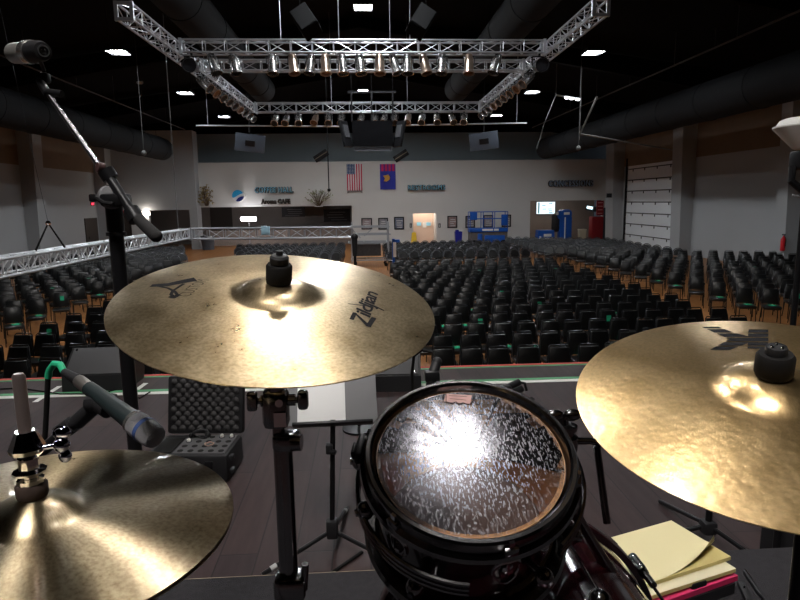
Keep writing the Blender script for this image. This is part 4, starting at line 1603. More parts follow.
def strokes(t, M, zs, polys, name, conv):
    vs, fs = [], []
    for pts, wd in polys:
        pts = [V(conv(*p)) for p in pts]
        n = len(pts)
        # resample for the bow of the cymbal
        rs = []
        for i in range(n - 1):
            for j in range(4):
                rs.append((pts[i].lerp(pts[i + 1], j / 4), (i + j / 4) / (n - 1)))
        rs.append((pts[-1], 1))
        base = len(vs)
        for i, (p, s) in enumerate(rs):
            q0, q1 = rs[max(0, i - 1)][0], rs[min(len(rs) - 1, i + 1)][0]
            tt = (q1 - q0).normalized()
            nn = V((-tt.y, tt.x))
            ww = (wd[0] + (wd[1] - wd[0]) * s) / 2 if isinstance(wd, tuple) else wd / 2
            vs += [tuple(p + nn * ww), tuple(p - nn * ww)]
        for i in range(len(rs) - 1):
            fs.append((base + 2 * i, base + 2 * i + 1, base + 2 * i + 3, base + 2 * i + 2))
    return decal(t, M, zs, vs, fs, name, M_ink, .0006)


strokes(crash, cM, cz, [([(351.5, 320), (355, 313)], .006), ([(354.5, 313), (368, 326)], (.003, .006)), ([(368, 327), (374, 318)], .007),
                        ([(348, 304), (360, 305.5), (376, 307), (384, 311)], (.002, .0035))], 'ink_initial', cl)
strokes(crash, cM, cz, [([(151, 286), (168, 285), (180, 282.5), (195.5, 279.5)], (.011, .019)), ([(158, 286.5), (168, 288.5), (175, 292), (178, 296), (175, 297.5), (171, 295), (173, 291), (184, 284)], (.004, .005)),
                        ([(170, 296.5), (174, 297.8), (178.5, 295)], .008)], 'ink_emblem', cl)
a, b = V(cl(184, 296.5)), V(cl(204, 280))
vs, fs = text_geo('CUSTOM', .026, 0, 0, .95, -.0004)
w0, w1 = min(v.x for v in vs), max(v.x for v in vs)
x_ = (b - a).normalized()
y_ = V((-x_.y, x_.x))
vs2 = [a + x_ * ((v.x - w0) / (w1 - w0) * (b - a).length) + y_ * v.y for v in vs]
decal(crash, cM, cz, [(p.x, p.y) for p in vs2], fs, 'ink_word', M_ink)

RC, RN = V((.549, .7625, 3.0745)), V((-.121, -.22, .968)).normalized()
ride, rM, rz, rl_ = cymbal('ride_cymbal', 'hammered golden ride cymbal at the right edge with a large striped letter', RC, RN, .2545, .066, .020, .020, M_hammer)


def clip(poly, y0, y1):
    for sgn, lim in ((1, y0), (-1, y1)):
        out = []
        for i in range(len(poly)):
            p, q = poly[i - 1], poly[i]
            dp, dq = sgn * (p[1] - lim), sgn * (q[1] - lim)
            if (dp >= 0) != (dq >= 0):
                s = dp / (dp - dq)
                out.append((p[0] + (q[0] - p[0]) * s, p[1] + (q[1] - p[1]) * s))
            if dq >= 0:
                out.append(q)
        poly = out
        if len(poly) < 3:
            return []
    return poly


S_ = lambda x, y: (560 + x / 3.3333, 310 + y / 3.3333)
vs, fs = [], []
for poly in ([(628, 66), (694, 66), (694, 131), (625, 129)], [(472, 57), (527, 56), (585, 78), (627, 88), (627, 110), (600, 108), (565, 98)], [(566, 97), (600, 106), (627, 111), (560, 136), (494, 137)]):
    y = 50
    while y < 145:
        p = clip(poly, y, y + 11.5)
        if p:
            n = len(vs)
            vs += [rl_(*S_(*q)) for q in p]
            fs.append(tuple(range(n, n + len(p))))
        y += 14.5
decal(ride, rM, rz, vs, fs, 'ink_letter', mat('grey_ink', (.016, .016, .018), .8, spec=.05))

HC, HN = V((-.3124, .5451, 3.0537)), V((.03, .0, 1)).normalized()
hat, hM, hz_, _ = cymbal('hi_hat_cymbal', 'upper hi-hat cymbal of lathed bronze in the lower left corner', HC, HN, .178, .043, .014, .016, M_hat, 'pair of hi-hat cymbals')
cymbal('hi_hat_cymbal', 'lower hi-hat cymbal upside down right under the upper one', HC - V((0, 0, .004)), -HN, .178, .043, .010, .015, M_hat, 'pair of hi-hat cymbals')

# cymbal stands -------------------------------------------------
t = thing('cymbal_stand', 'black chrome cymbal stand carrying the crash cymbal', 'cymbal stand', (CC.x, CC.y + .02, RISER))
ap = cM @ V((0, 0, .036))
T = axis(cM @ V((0, 0, 0)), CN)
MB(T).lathe([(0, -.03), (.016, -.03), (.016, .0), (.004, .001), (.004, .066), (0, .066)], 20).build('threaded_post', M_blackchrome, t)
MB(T).lathe([(.004, .036), (.0175, .036), (.0185, .041), (.0185, .061), (.0165, .064), (.004, .064)], 28, close=True).build('felt_sleeve', M_rubber, t)
MB(T).lathe([(0, .064), (.0125, .064), (.0135, .067), (.0135, .074), (.011, .077), (.005, .078), (.0045, .084), (0, .085)], 24).build('wing_nut', M_blackplastic, t)
b = MB()
base = V((CC.x + .012, CC.y + .03, RISER))
tl = at(276, 408, .895)
b.rbox(tl, (.040, .034, .062), .010)
b.cyl(tl + V((-.022, 0, .012)), tl + V((.03, 0, .012)), .009, n=14)
b.cyl(T @ V((0, 0, -.03)), tl + V((0, 0, .02)), .012, n=14)
b.build('tilter', M_blackchrome, t)
for dx in (-.034, .042):
    g = MB().rbox(tl + V((dx, -.006, .014)), (.016, .018, .03), .005).cyl(tl + V((dx * .6, 0, .012)), tl + V((dx, 0, .012)), .005)
    g.build('wing_screw', M_blackchrome, t)
MB().cyl(tl + V((.008, -.019, .014)), tl + V((.008, -.0215, .014)), .006).box(tl + V((.008, -.0185, -.012)), (.018, .004, .022)).build('maker_plate', M_chrome, t)
px_ = at(279, 440, .90)
MB().cyl((px_.x, px_.y, tl.z - .02), (px_.x, px_.y, RISER + .56), .0095, n=16).build('upper_tube', M_blackchrome, t)
kz = at(285, 440, .9).z
g = MB().rbox((px_.x + .012, px_.y, kz), (.042, .034, .03), .007).cyl((px_.x + .02, px_.y - .01, kz), (px_.x + .036, px_.y - .012, kz), .013, n=16)
g.build('height_clamp', M_blackchrome, t)
MB().cyl((px_.x + .006, px_.y, kz - .01), (px_.x + .006, px_.y, RISER + .12), .0145, n=20).build('lower_tube', M_blackchrome, t)
lz = at(290, 583, .9).z
g = MB().rbox((px_.x + .008, px_.y - .004, lz), (.05, .042, .04), .008)
g.cyl((px_.x + .03, px_.y - .01, lz - .005), (px_.x + .034, px_.y - .012, lz + .04), .006)
g.build('base_clamp', M_blackchrome, t)
for i in range(3):
    a = R((98, 190, 262)[i])
    q = V((px_.x, px_.y, 0))
    MB().path([q + V((0, 0, RISER + .34)), q + V((.30 * math.cos(a), .30 * math.sin(a), RISER + .02))], .011, 8).path([q + V((0, 0, RISER + .12)), q + V((.17 * math.cos(a), .17 * math.sin(a), RISER + .16))], .006, 6).build('leg', M_blackchrome, t)

t = thing('cymbal_stand', 'black stand under the ride cymbal at the right edge', 'cymbal stand', (.60, .80, RISER))
T = axis(RC, RN)
MB(T).lathe([(0, -.04), (.014, -.04), (.014, .0), (.004, .001), (.004, .076), (0, .076)], 20).build('threaded_post', M_blackchrome, t)
MB(T).lathe([(.004, .040), (.0215, .040), (.0235, .045), (.0235, .068), (.020, .073), (.004, .073)], 30, close=True).build('felt_sleeve', M_rubber, t)
g = MB(T)
g.lathe([(0, .073), (.0135, .073), (.0135, .080), (.012, .083), (0, .083)], 24)
g.build('nut_cap', M_blackplastic, t)
g = MB(T)
for i in range(3):
    a = R(120 * i + 60)
    g.ball((.007 * math.cos(a), .007 * math.sin(a), .083), .0032, 8)
g.build('nut_screw', M_chrome, t)
pr = at(799.5, 560, .80)
MB().path([T @ V((0, 0, -.04)), V((pr.x, pr.y, RC.z - .12)), (pr.x, pr.y, RISER + .1)], .010, 14).build('tube', M_blackmetal, t)
for i in range(3):
    a = R((-70, -10, 45)[i])
    q = V((pr.x, pr.y, 0))
    MB().path([q + V((0, 0, RISER + .3)), q + V((.26 * math.cos(a), .26 * math.sin(a), RISER + .02))], .010, 8).build('leg', M_blackmetal, t)

t = thing('hi_hat_stand', 'chrome hi-hat stand with tall pull rod and clutch', 'hi-hat stand', (HC.x, HC.y, RISER))
T = axis(HC, (0, 0, 1))
bz = .030
rodtop = None
for i in range(400):
    z = HC.z + i * .001
    if proj((HC.x, HC.y, z))[1] < 374:
        rodtop = z - HC.z
        break
MB(T).lathe([(0, -.3), (.0056, -.3), (.0056, rodtop - .003), (.004, rodtop), (0, rodtop)], 20).build('pull_rod', mat('brown_steel_rod', (.30, .24, .23), .28, .75), t)
MB(T).lathe([(.006, bz), (.0125, bz), (.0135, bz + .003), (.0135, bz + .012), (.012, bz + .014), (.006, bz + .014)], 26, close=True).build('felt', mat('brown_felt', (.045, .03, .025), .9), t)
MB(T).lathe([(.006, bz + .014), (.0115, bz + .014), (.0115, bz + .018), (.007, bz + .019), (.007, bz + .023), (.0145, bz + .024), (.0145, bz + .026), (.0085, bz + .027), (.0085, bz + .038),
                 (.0145, bz + .044), (.0155, bz + .048), (.0085, bz + .064), (.006, bz + .064)], 10, close=True).build('clutch', M_chrome, t, ang=25)
wn = T @ V((.026, .006, bz + .047))
g = MB().cyl(T @ V((.01, .0, bz + .047)), wn, .0026, n=10)
g.ball(wn + V((.002, 0, .0)), .008, 16, (.9, .9, 1))
g.ball(wn + V((.002, .002, .011)), .0085, 16, (1.0, .7, .8))
g.ball(wn + V((.004, .0, -.011)), .0075, 16, (.8, .7, .9))
g.build('wing_screw', mat('blue_tinted_chrome', (.42, .46, .62), .05, 1.), t)
MB().cyl((HC.x, HC.y, RISER + .05), (HC.x, HC.y, HC.z - .06), .0125, n=18).build('lower_tube', M_chrome, t)
MB(T).lathe([(.006, -.06), (.02, -.06), (.024, -.05), (.024, -.045), (.006, -.045)], 20, close=True).build('seat_cup', M_blackplastic, t)
for i in range(3):
    a = R(90 + 120 * i)
    q = V((HC.x, HC.y, 0))
    MB().path([q + V((0, 0, RISER + .3)), q + V((.25 * math.cos(a), .25 * math.sin(a), RISER + .02))], .009, 8).build('leg', M_chrome, t)

# ================================================================== TOM AND BASS DRUM
TC, TN = V((.1695, .9545, 2.9257)), V((-.0269, -.4183, .9079)).normalized()
TM = axis(TC, TN)
t = thing('rack_tom_drum', 'dark rack tom with scuffed clear head tilted towards the viewer', 'drum', M=TM)
RS, DP = .160, .205
MB(TM).lathe([(RS, -.018), (RS, -DP), (RS - .007, -DP), (RS - .007, -.004), (RS - .004, -.001)], 96, close=True).build('shell', M_blackred, t)
MB(TM).lathe([(RS - .0075, -.003), (RS - .0075, -DP + .002), (RS - .0085, -DP + .002), (RS - .0085, -.006)], 96, close=True).build('wood_lining', M_wood, t)
MB(TM).lathe([(RS - .003, -.0005), (RS - .010, -.0018), (RS - .010, -.005), (RS - .003, -.005)], 96, close=True).build('bearing_edge', mat('pale_maple', (.50, .28, .14), .45), t)
hd = MB(TM)
hd.lathe([(0, 0), (.05, 0), (.1, 0), (RS - .004, 0)], 96)
hd.build('drum_head', M_film, t)
MB(TM).lathe([(0, -DP - .001), (RS - .004, -DP - .001), (RS - .004, -DP - .002), (0, -DP - .002)], 64).build('lower_head', mat('smoky_film', (.085, .052, .045), .5, var=.3, scale=10), t)
hp = [(RS - .001, -.004), (RS + .003, .003), (RS + .004, .009), (RS + .008, .0135), (RS + .014, .0135), (RS + .017, .010), (RS + .017, -.008), (RS + .024, -.014), (RS + .026, -.022), (RS + .021, -.028), (RS + .006, -.028), (RS + .004, -.006)]
MB(TM).lathe(hp, 128, close=True).build('hoop', M_blackchrome, t, ang=30)
MB(TM).lathe([(r, -DP - z - .004) for r, z in hp], 96, close=True).build('lower_hoop', M_blackchrome, t, ang=30)
for i in range(6):
    a = R(-79 + 60 * i)
    D2 = Matrix.Rotation(a, 4, 'Z')
    g = MB(TM @ D2)
    g.rbox((RS + .014, 0, -.010), (.020, .026, .020), .006)
    g.build('hoop_ear', M_blackchrome, t)
    g = MB(TM @ D2)
    g.cyl((RS + .016, 0, -.07), (RS + .016, 0, .004), .0032, n=10)
    g.cyl((RS + .016, 0, .002), (RS + .016, 0, .012), .0055, n=4)
    g.build('tension_rod', M_chrome, t)
    g = MB(TM @ D2)
    lp = [(RS + .018 - .006 * abs(math.sin(b_)), .022 * math.sin(b_), -.062 - .026 * math.cos(b_)) for b_ in [2 * PI * j / 20 for j in range(20)]]
    g.path(lp, .0035, 8, closed=True)
    g.rbox((RS + .008, 0, -.066), (.02, .022, .03), .006)
    g.build('lug', M_greychrome, t)
for a0, a1, z in ((150, 262, -.075), (-52, 52, -.05)):
    g = MB(TM)
    pts = [((RS + .032) * math.cos(R(a0 + (a1 - a0) * i / 30)), (RS + .032) * math.sin(R(a0 + (a1 - a0) * i / 30))) for i in range(31)]
    for dz_ in (-.012, .0, .012):
        g.path([(x, y, z + dz_) for x, y in pts], .0045, 8)
    g.build('mounting_ring', M_blackchrome, t)
for a, z in ((172, -.03), (196, -.06), (236, -.12), (-58, -.11), (-30, -.1)):
    g = MB(TM @ Matrix.Rotation(R(a), 4, 'Z'))
    g.ball((RS + .026, 0, z), .016, 14)
    g.cyl((RS, 0, z), (RS + .026, 0, z), .007)
    g.cyl((RS + .038, 0, z), (RS + .044, 0, z), .006, n=8)
    g.build('mount_knob', M_blackchrome, t)
g = MB(TM @ Matrix.Rotation(R(168), 4, 'Z'))
g.rbox((RS + .028, 0, -.012), (.014, .05, .03), .005).rbox((RS + .036, .012, -.004), (.008, .026, .018), .003)
g.build('rim_bracket', M_blackmetal, t)


def tl_(px, py):
    d = ray(px, py)
    i = TM.inverted()
    o, dd = i @ CAM, i.to_3x3() @ d
    q = o + dd * (-o.z / dd.z)
    return q.x, q.y


cs = [tl_(445.5, 394), tl_(472, 395.5), tl_(470, 404), tl_(444, 402)]
MB(TM).add([(x, y, .0006) for x, y in cs], [(0, 1, 2, 3)]).build('head_sticker', mat('faded_pink_sticker', (.50, .30, .28), .6, var=.3, scale=60), t)
strokes(t, TM, lambda r: .0004, [([(449, 396), (467, 397)], .0012), ([(450, 399), (466, 400.5)], .0012), ([(446, 393.5), (446, 402), (452, 404), (456, 402), (459, 405), (463, 403), (470, 405.5), (474, 400), (477, 405), (484, 403.5)], .0018)], 'pen_mark', tl_)

# bass drum
KC = at(515, 646, 1.2)
KR, KY0, KY1 = .305, .80, 1.20
KM = axis((KC.x, KY0, KC.z), (0, 1, 0))
t = thing('bass_drum', 'large dark burgundy bass drum below the tom', 'drum', M=KM)
Lk = KY1 - KY0
MB(KM).lathe([(KR, .0), (KR, Lk), (KR - .008, Lk), (KR - .008, 0)], 128, close=True).build('shell', M_burg, t)
for z0 in (-.03, Lk - .012):
    MB(KM).lathe([(KR + .004, z0), (KR + .018, z0), (KR + .020, z0 + .004), (KR + .020, z0 + .038), (KR + .018, z0 + .042), (KR + .004, z0 + .042)], 128, close=True).build('hoop', M_blackred, t)
for z0 in (-.012, Lk + .012):
    MB(KM).lathe([(0, z0 - .001), (KR, z0 - .001), (KR, z0 + .001), (0, z0 + .001)], 64).build('drum_head', mat('black_film', (.02, .02, .02), .3), t)
MB(KM).lathe([(KR + .003, Lk + .0305), (KR + .014, Lk + .0305), (KR + .014, Lk + .033), (KR + .003, Lk + .033)], 96, close=True).build('pale_hoop_edge', mat('cream_edge', (.6, .5, .36), .5), t)
up = KM.inverted().to_3x3() @ V((0, 0, 1))
rt_ = KM.inverted().to_3x3() @ V((1, 0, 0))
for i in range(8):
    th = R(-77 + 45 * i)
    rad = up * math.cos(th) + rt_ * math.sin(th)
    tg_ = rt_ * math.cos(th) - up * math.sin(th)
    zax = V((0, 0, 1))
    c = rad * (KR + .006)
    B3 = Matrix((tg_, rad, zax)).transposed()
    g = MB(KM)
    g.ball(c + zax * .12 + rad * .006, .021, 16)
    g.cyl(rad * KR + zax * .12, rad * (KR + .012) + zax * .12, .024, n=18)
    g.build('lug', M_blackchrome, t)
    g = MB(KM)
    g.cyl(c + zax * .13 + rad * .012, c + zax * (Lk + .0) + rad * .02, .0035, n=8)
    g.build('tension_rod', M_chrome, t)
    g = MB(KM)
    g.rbox(c + zax * (Lk + .012) + rad * .020, (.034, .022, .060), .009, B3, 3)
    g.cyl(c + zax * (Lk - .06) + rad * .02, c + zax * (Lk - .02) + rad * .02, .008, n=12)
    g.build('claw', M_blackchrome, t)
for s in (-1, 1):
    MB().path([(KC.x + s * .26, 1.12, KC.z - .14), (KC.x + s * .40, 1.26, RISER + .01)], .010, 10).build('spur', M_blackchrome, t)

# wing clamp with bent rod, right of the tom
t = thing('tom_holder', 'black wing clamp with a bent rod right of the tom', 'drum clamp', at(566, 438, 1.08))
c = at(563, 434, 1.07)
MB().lathe([(0, -.035), (.025, -.035), (.028, -.028), (.028, -.004), (.02, .0), (.02, .008), (.026, .01), (.026, .018), (.010, .02), (.008, .03), (0, .03)], 24, Matrix.Translation(c)).build('clamp_body', M_blackchrome, t)
g = MB()
for s in (-1, 1):
    g.ball(c + V((s * .017, 0, .037)), .016, 14, (1.2, .6, .72))
g.cyl(c + V((0, 0, .02)), c + V((0, 0, .036)), .008)
g.build('wing_nut', M_blackchrome, t)
e0, e1, e2 = at(576, 441, 1.09), at(596, 441, 1.09), at(607, 523, 1.06)
MB().path([e0, e0.lerp(e1, .7), e1 + V((.006, 0, -.004)), e1.lerp(e2, .08), e1.lerp(e2, .5), e2], .0072, 12).build('bent_rod', M_blackchrome, t)
MB().path([c + V((0, 0, -.02)), c + V((-.01, .01, -.10)), (KC.x + .16, 1.08, KC.z + KR - .055)], .012, 10).build('support_post', M_blackchrome, t)

# tom microphone on the far rim
t = thing('tom_microphone', 'black clip microphone standing over the far rim of tom', 'microphone', at(432, 375, 1.14))
a, b = at(437, 362, 1.16), at(427, 390, 1.13)
MB().cyl(a, a.lerp(b, .55), .0095, .011, n=14).ball(a, .0105, 12).build('body', M_blackplastic, t)
MB().cyl(a.lerp(b, .55), b - V((0, 0, .02)), .0085, n=12).rbox(a.lerp(b, .5), (.03, .024, .022), .005).build('clip', M_blackmetal, t)
MB().path([a, at(433, 352, 1.17), at(422, 350, 1.18), at(414, 356, 1.19), at(412, 372, 1.2), at(413, 400, 1.2)], .003, 6).build('cable', M_rubber, t)
t = thing('clip_mount', 'small black clip bracket behind the far rim of tom', 'clip', at(512, 388, 1.14))
a, b = at(500, 391, 1.13), at(519, 382, 1.15)
MB().cyl(a, b, .007, n=12).cyl(a + V((.006, 0, -.014)), b + V((.006, 0, -.014)), .007, n=12).rbox(a.lerp(b, .3) + V((0, 0, -.008)), (.02, .02, .03), .004).build('bracket', M_blackmetal, t)
MB().path([b, b + V((.012, 0, -.003)), b + V((.016, 0, -.018))], .003, 6).build('lever', M_blackmetal, t)
MB().path([a.lerp(b, .3) + V((0, 0, -.01)), a + V((-.008, -.02, -.045))], .006, 8).build('rim_hook', M_blackmetal, t)

# ================================================================== MICROPHONES AND STANDS ON THE RISER
# overhead mic: boom stand
PY = 1.45
pz = at(122, 205, PY)
t = thing('boom_stand', 'tall black boom microphone stand at left with thin bright boom', 'microphone stand', (pz.x, PY, RISER))
px0 = at(122, 300, PY).x
MB().cyl((px0, PY, RISER + .25), (px0, PY, pz.z), .0165, n=16).build('pole', M_blackmetal, t)
MB().cyl((px0, PY, pz.z - .06), (px0, PY, pz.z + .005), .019, n=16).cyl((px0, PY, pz.z - .07), (px0, PY, pz.z - .062), .022, n=16).build('pole_collar', M_blackplastic, t)
bt_, be = at(44, 88, 1.58), at(131, 211, 1.40)
ee = at(156, 236, 1.36)
MB().path([bt_, be], .0062, 10).build('boom', mat('bright_boom', (.40, .40, .42), .25, 1.), t)
m0, m1 = bt_.lerp(be, .55), be.lerp(ee, .15)
g = MB().cyl(at(106, 172, 1.43), at(135, 217, 1.39), .0105, n=14)
g.cyl(at(105, 170, 1.43), at(111, 179, 1.43), .018, n=14).cyl(at(131, 210, 1.40), at(137, 220, 1.39), .018, n=14)
g.build('boom_sleeve', M_blackmetal, t)
MB().cyl(at(97, 167, 1.42), at(104, 168, 1.43), .011, n=12).build('sleeve_knob', mat('brown_knob', (.06, .03, .03), .5), t)
MB().lathe([(0, -.012), (.022, -.010), (.028, 0), (.022, .010), (0, .012)], 20, axis(at(111, 197, 1.42), (.3, -1, .2))).build('tilt_disc', M_grey, t)
g = MB().rbox(at(116, 200, 1.42), (.06, .04, .03), .008)
g.cyl(at(92, 197, 1.41), at(113, 200, 1.42), .007, n=10).rbox(at(93, 198, 1.41), (.016, .012, .018), .004).path([at(96, 198, 1.4), at(104, 203, 1.39), at(113, 204, 1.39)], .005, 8)
g.build('tilt_lever', M_blackmetal, t)
MB().cyl(at(135, 216, 1.39), ee, .0125, .014, n=16).ball(ee, .014, 14).build('counterweight_grip', mat('dark_foam_grip', (.022, .021, .022), .8), t)
for i in range(3):
    a = R(90 + 120 * i)
    MB().path([(px0, PY, RISER + .30), (px0 + .28 * math.cos(a), PY + .28 * math.sin(a), RISER + .012)], .010, 8).build('leg', M_blackmetal, t)
g = MB().path([at(40, 80, 1.60), bt_, at(48, 94, 1.57)], .010, 10).rbox(at(45, 78, 1.60), (.022, .022, .024), .005).cyl(at(47, 92, 1.57), at(62, 94, 1.56), .009, n=10)
g.build('mic_clamp', M_blackmetal, t)
a, b = at(14, 53.5, 1.66), at(43, 51, 1.545)
t = thing('overhead_microphone', 'stubby silver microphone on the top of the boom, socket facing us', 'microphone', at(27, 53, 1.64))
d = (b - a)
Lm = d.length
T = axis(a, d)
MB(T).lathe([(0, 0), (.020, .0), (.0245, .006), (.0255, Lm * .52), (.0, Lm * .52)], 24).build('front_grille', mat('grey_silver', (.30, .295, .28), .35, .4), t)
MB(T).lathe([(.025, Lm * .50), (.0275, Lm * .505), (.0275, Lm * .66), (.025, Lm * .67)], 24, close=True).build('band', M_chromecan, t)
MB(T).lathe([(0, Lm * .67), (.025, Lm * .67), (.0235, Lm * .92), (.020, Lm), (0, Lm)], 24).build('rear_body', M_blackplastic, t)
MB(T).lathe([(.0105, Lm), (.0135, Lm), (.0135, Lm + .004), (.0105, Lm + .004)], 20, close=True).ball((.004, .003, Lm + .001), .002, 6).ball((-.004, .003, Lm + .001), .002, 6).ball((0, -.004, Lm + .001), .002, 6).build('socket', M_chrome, t)
MB().path([b.lerp(a, .12) - V((0, 0, .02)), at(44, 70, 1.60), at(45, 79, 1.60)], .005, 8).build('swivel', M_blackmetal, t)

# hi-hat microphone
a, b = at(78, 380, .905), at(156, 438, .81)
d = b - a
Lm = d.length
T = axis(a, d)
t = thing('handheld_microphone', 'dark vocal microphone with silver blue-banded grille pointing at the hi-hat', 'microphone', M=T)
MB(T).lathe([(0, .0), (.0085, 0), (.0095, .004), (.0095, .026), (.0, .026)], 24).build('silver_tail', mat('satin_tail', (.45, .42, .40), .3, .9), t)
MB(T).lathe([(0, .026), (.0105, .026), (.0125, Lm * .45), (.0145, Lm * .72), (0, Lm * .72)], 28).build('body', mat('slate_body', (.016, .024, .026), .40), t)
MB(T).lathe([(.014, Lm * .715), (.0165, Lm * .72), (.0170, Lm * .75), (.014, Lm * .755)], 28, close=True).build('collar', M_chromecan, t)
MB(T).lathe([(0, Lm * .75), (.0165, Lm * .75), (.0178, Lm * .80), (.0178, Lm * .90), (.0170, Lm * .97), (.0155, Lm * 1.0), (.011, Lm * 1.015), (0, Lm * 1.02)], 28).build('grille', mat('mesh_grille', (.46, .46, .48), .38, .3, bump=1., bscale=700), t)
MB(T).lathe([(.0175, Lm * .845), (.0184, Lm * .85), (.0184, Lm * .88), (.0175, Lm * .885)], 28, close=True).build('blue_band', mat('blue_band', (.05, .09, .25), .4), t)
g = MB()
c0_ = at(64, 372, .92)
g.cyl(c0_, a, .006, .0085, n=16)
g.build('plug', M_blackplastic, t)
gr = MB().path([c0_, at(60, 364.5, .93), at(54, 364, .935), at(49.5, 370, .94), at(48, 378, .94)], .0052, 10)
gr.build('green_boot', M_green, t)
MB().path([at(48, 377, .94), at(47, 400, .94), at(45.5, 430, .94), at(44, 452, .94), at(38, 490, .93), at(30, 560, .9)], .0042, 8).build('cable', M_rubber, t)
t = thing('boom_stand', 'short black stand holding the dark microphone behind the hi-hat', 'microphone stand', (at(-30, 520, .93).x, .93, RISER))
p0 = at(-30, 515, .93)
g = MB().path([at(72, 425, .90), p0], .0095, 10)
g.build('boom', M_blackmetal, t)
g = MB().cyl(at(60, 433, .905), at(73, 424, .90), .013, n=14).cyl(at(72, 425, .9), at(79, 420, .895), .009, n=12).cyl(at(77, 422, .893), at(97, 404, .885), .012, n=14)
g.rbox(at(101, 402, .88), (.045, .03, .022), .008).cyl(at(96, 399, .885), at(110, 409, .868), .0150, n=18)
g.build('clip', M_blackplastic, t)
MB().cyl((p0.x, p0.y, RISER + .2), (p0.x, p0.y, p0.z + .02), .0125, n=12).build('pole', M_blackmetal, t)
for i in range(3):
    q = R(90 + 120 * i)
    MB().path([(p0.x, p0.y, RISER + .24), (p0.x + .2 * math.cos(q), p0.y + .2 * math.sin(q), RISER + .012)], .009, 8).build('leg', M_blackmetal, t)

# ================================================================== STAGE FLOOR
# open equipment case
B0 = onz(189, 484, STAGE)
rot = R(-5)
M = Matrix.Translation((B0.x, B0.y + .19, STAGE)) @ Matrix.Rotation(rot, 4, 'Z')
t = thing('equipment_case', 'open black hard case on stage with egg-crate foam in lid', 'case', M=M)
W, Dp, Hh = .53, .36, .185
MB(M).rbox((0, 0, Hh / 2), (W, Dp, Hh), .022).build('base', M_blackplastic, t)
fo = MB(M)
fo.box((.075, 0, Hh + .001), (W - .20, Dp - .06, .008))
fo.build('foam_tray', mat('grey_foam', (.10, .10, .105), .95, bump=.3), t)
for i in range(5):
    for j in range(4):
        MB(M).lathe([(0, 0), (.019, 0), (.019, .002), (0, .002)], 14, Matrix.Translation((-.055 + i * .066, -.115 + j * .076, Hh + .005))).build('foam_hole', M_rubber, t)
MB(M).rbox((-.17, -.02, Hh + .001), (.13, Dp - .12, .008), .003).build('pocket', M_rubber, t)
lidA = R(102)
LM = M @ Matrix.Translation((0, Dp / 2, Hh)) @ Matrix.Rotation(lidA - PI / 2, 4, 'X').inverted()
MB(LM).rbox((0, .035, .20), (W, .07, .40), .022).build('lid', M_blackplastic, t)
eg = MB(LM)
nx, nz = 15, 11
for i in range(nx):
    for j in range(nz):
        x = -W / 2 + .035 + (W - .07) * (i + .5) / nx
        z = .025 + .35 * (j + .5) / nz
        if (i + j) % 2 == 0:
            eg.lathe([(.023, 0), (.018, .006), (.008, .016), (0, .018)], 8, LM.__class__.Translation((x, 0, z)) @ Matrix.Rotation(PI / 2, 4, 'X'))
eg.box((0, .004, .20), (W - .05, .008, .36))
eg.build('egg_crate_foam', mat('egg_crate', (.06, .058, .06), .95), t)
for dx in (-.15, .15):
    MB(M).rbox((dx, -Dp / 2 - .006, Hh * .62), (.05, .018, .07), .005).build('latch', M_blackmetal, t)
for dz_ in (.06, .15):
    MB(M).rbox((W / 2 + .012, -.12, dz_), (.03, .05, .035), .008).build('corner_bumper', M_blackplastic, t)
for (i, j, m, nm, lb) in ((3, 3, M_white, 'adapter', 'small white plug in the rear row of the foam tray'), (4, 3, M_white, 'adapter', 'small white plug at the rear corner of foam tray'), (0, 2, M_white, 'adapter', 'small white plug at the left of the foam holes')):
    q = M @ V((-.055 + i * .066, -.115 + j * .076, Hh + .007))
    solo(nm, MB().cyl(q, q + V((0, 0, .014)), .012, n=14).cyl(q + V((0, 0, .014)), q + V((0, 0, .02)), .007, n=10), m, lb, 'plug', 'small plugs in the case')
q = M @ V((.10, -.02, Hh + .008))
solo('cable_coil', MB().path([q + V((.028 * math.cos(a) * (1 + .1 * math.sin(3 * a)), .028 * math.sin(a), .004 + .002 * math.sin(5 * a))) for a in [2 * PI * i / 24 for i in range(24)]], .004, 6, closed=True), mat('copper_coil', (.45, .30, .25), .4, .6), 'small coppery coil lying on the foam tray of case', 'coil')
q = M @ V((.0, .10, Hh + .03))
solo('headset', MB().path([q + V((.05 * math.cos(a), .015 * math.sin(2 * a), .03 * math.sin(a))) for a in [2 * PI * i / 20 for i in range(20)]], .01, 8, closed=True).ball(q + V((.05, 0, -.005)), .02, 10).ball(q + V((-.06, 0, -.005)), .018, 10), M_blackplastic, 'black lump of gear at the rear of the open case', 'gear')

# music stand
MS = onz(333, 552, STAGE)
dk = at(333, 424, MS.y)
t = thing('music_stand', 'black tripod music stand on the stage below the crash cymbal', 'music stand', (MS.x, MS.y, STAGE))
T = frame(dk, (1, .04, 0), (0, .62, .8))
DW, DH = .44, .285
MB(T).rbox((.0, DH / 2, -.004), (DW, DH, .006), .0025).build('desk', M_grey, t)
MB(T).rbox((0, -.004, .022), (DW - .05, .016, .05), .004).build('desk_lip', M_blackmetal, t)
MB().cyl((MS.x, MS.y, STAGE + .15), (dk.x, MS.y, dk.z + .02), .013, n=14).build('shaft', M_blackmetal, t)
MB().rbox((MS.x, MS.y - .01, dk.z - .12), (.035, .05, .05), .008).cyl((MS.x, MS.y - .02, dk.z - .13), (MS.x + .03, MS.y - .04, dk.z - .13), .012, n=12).build('height_clamp', M_blackplastic, t)
MB().rbox((MS.x, MS.y, STAGE + .13), (.06, .06, .10), .014).build('hub', M_blackplastic, t)
tips = [onz(262, 577, STAGE), onz(398, 566, STAGE), V((MS.x + .06, MS.y + .42, STAGE))]
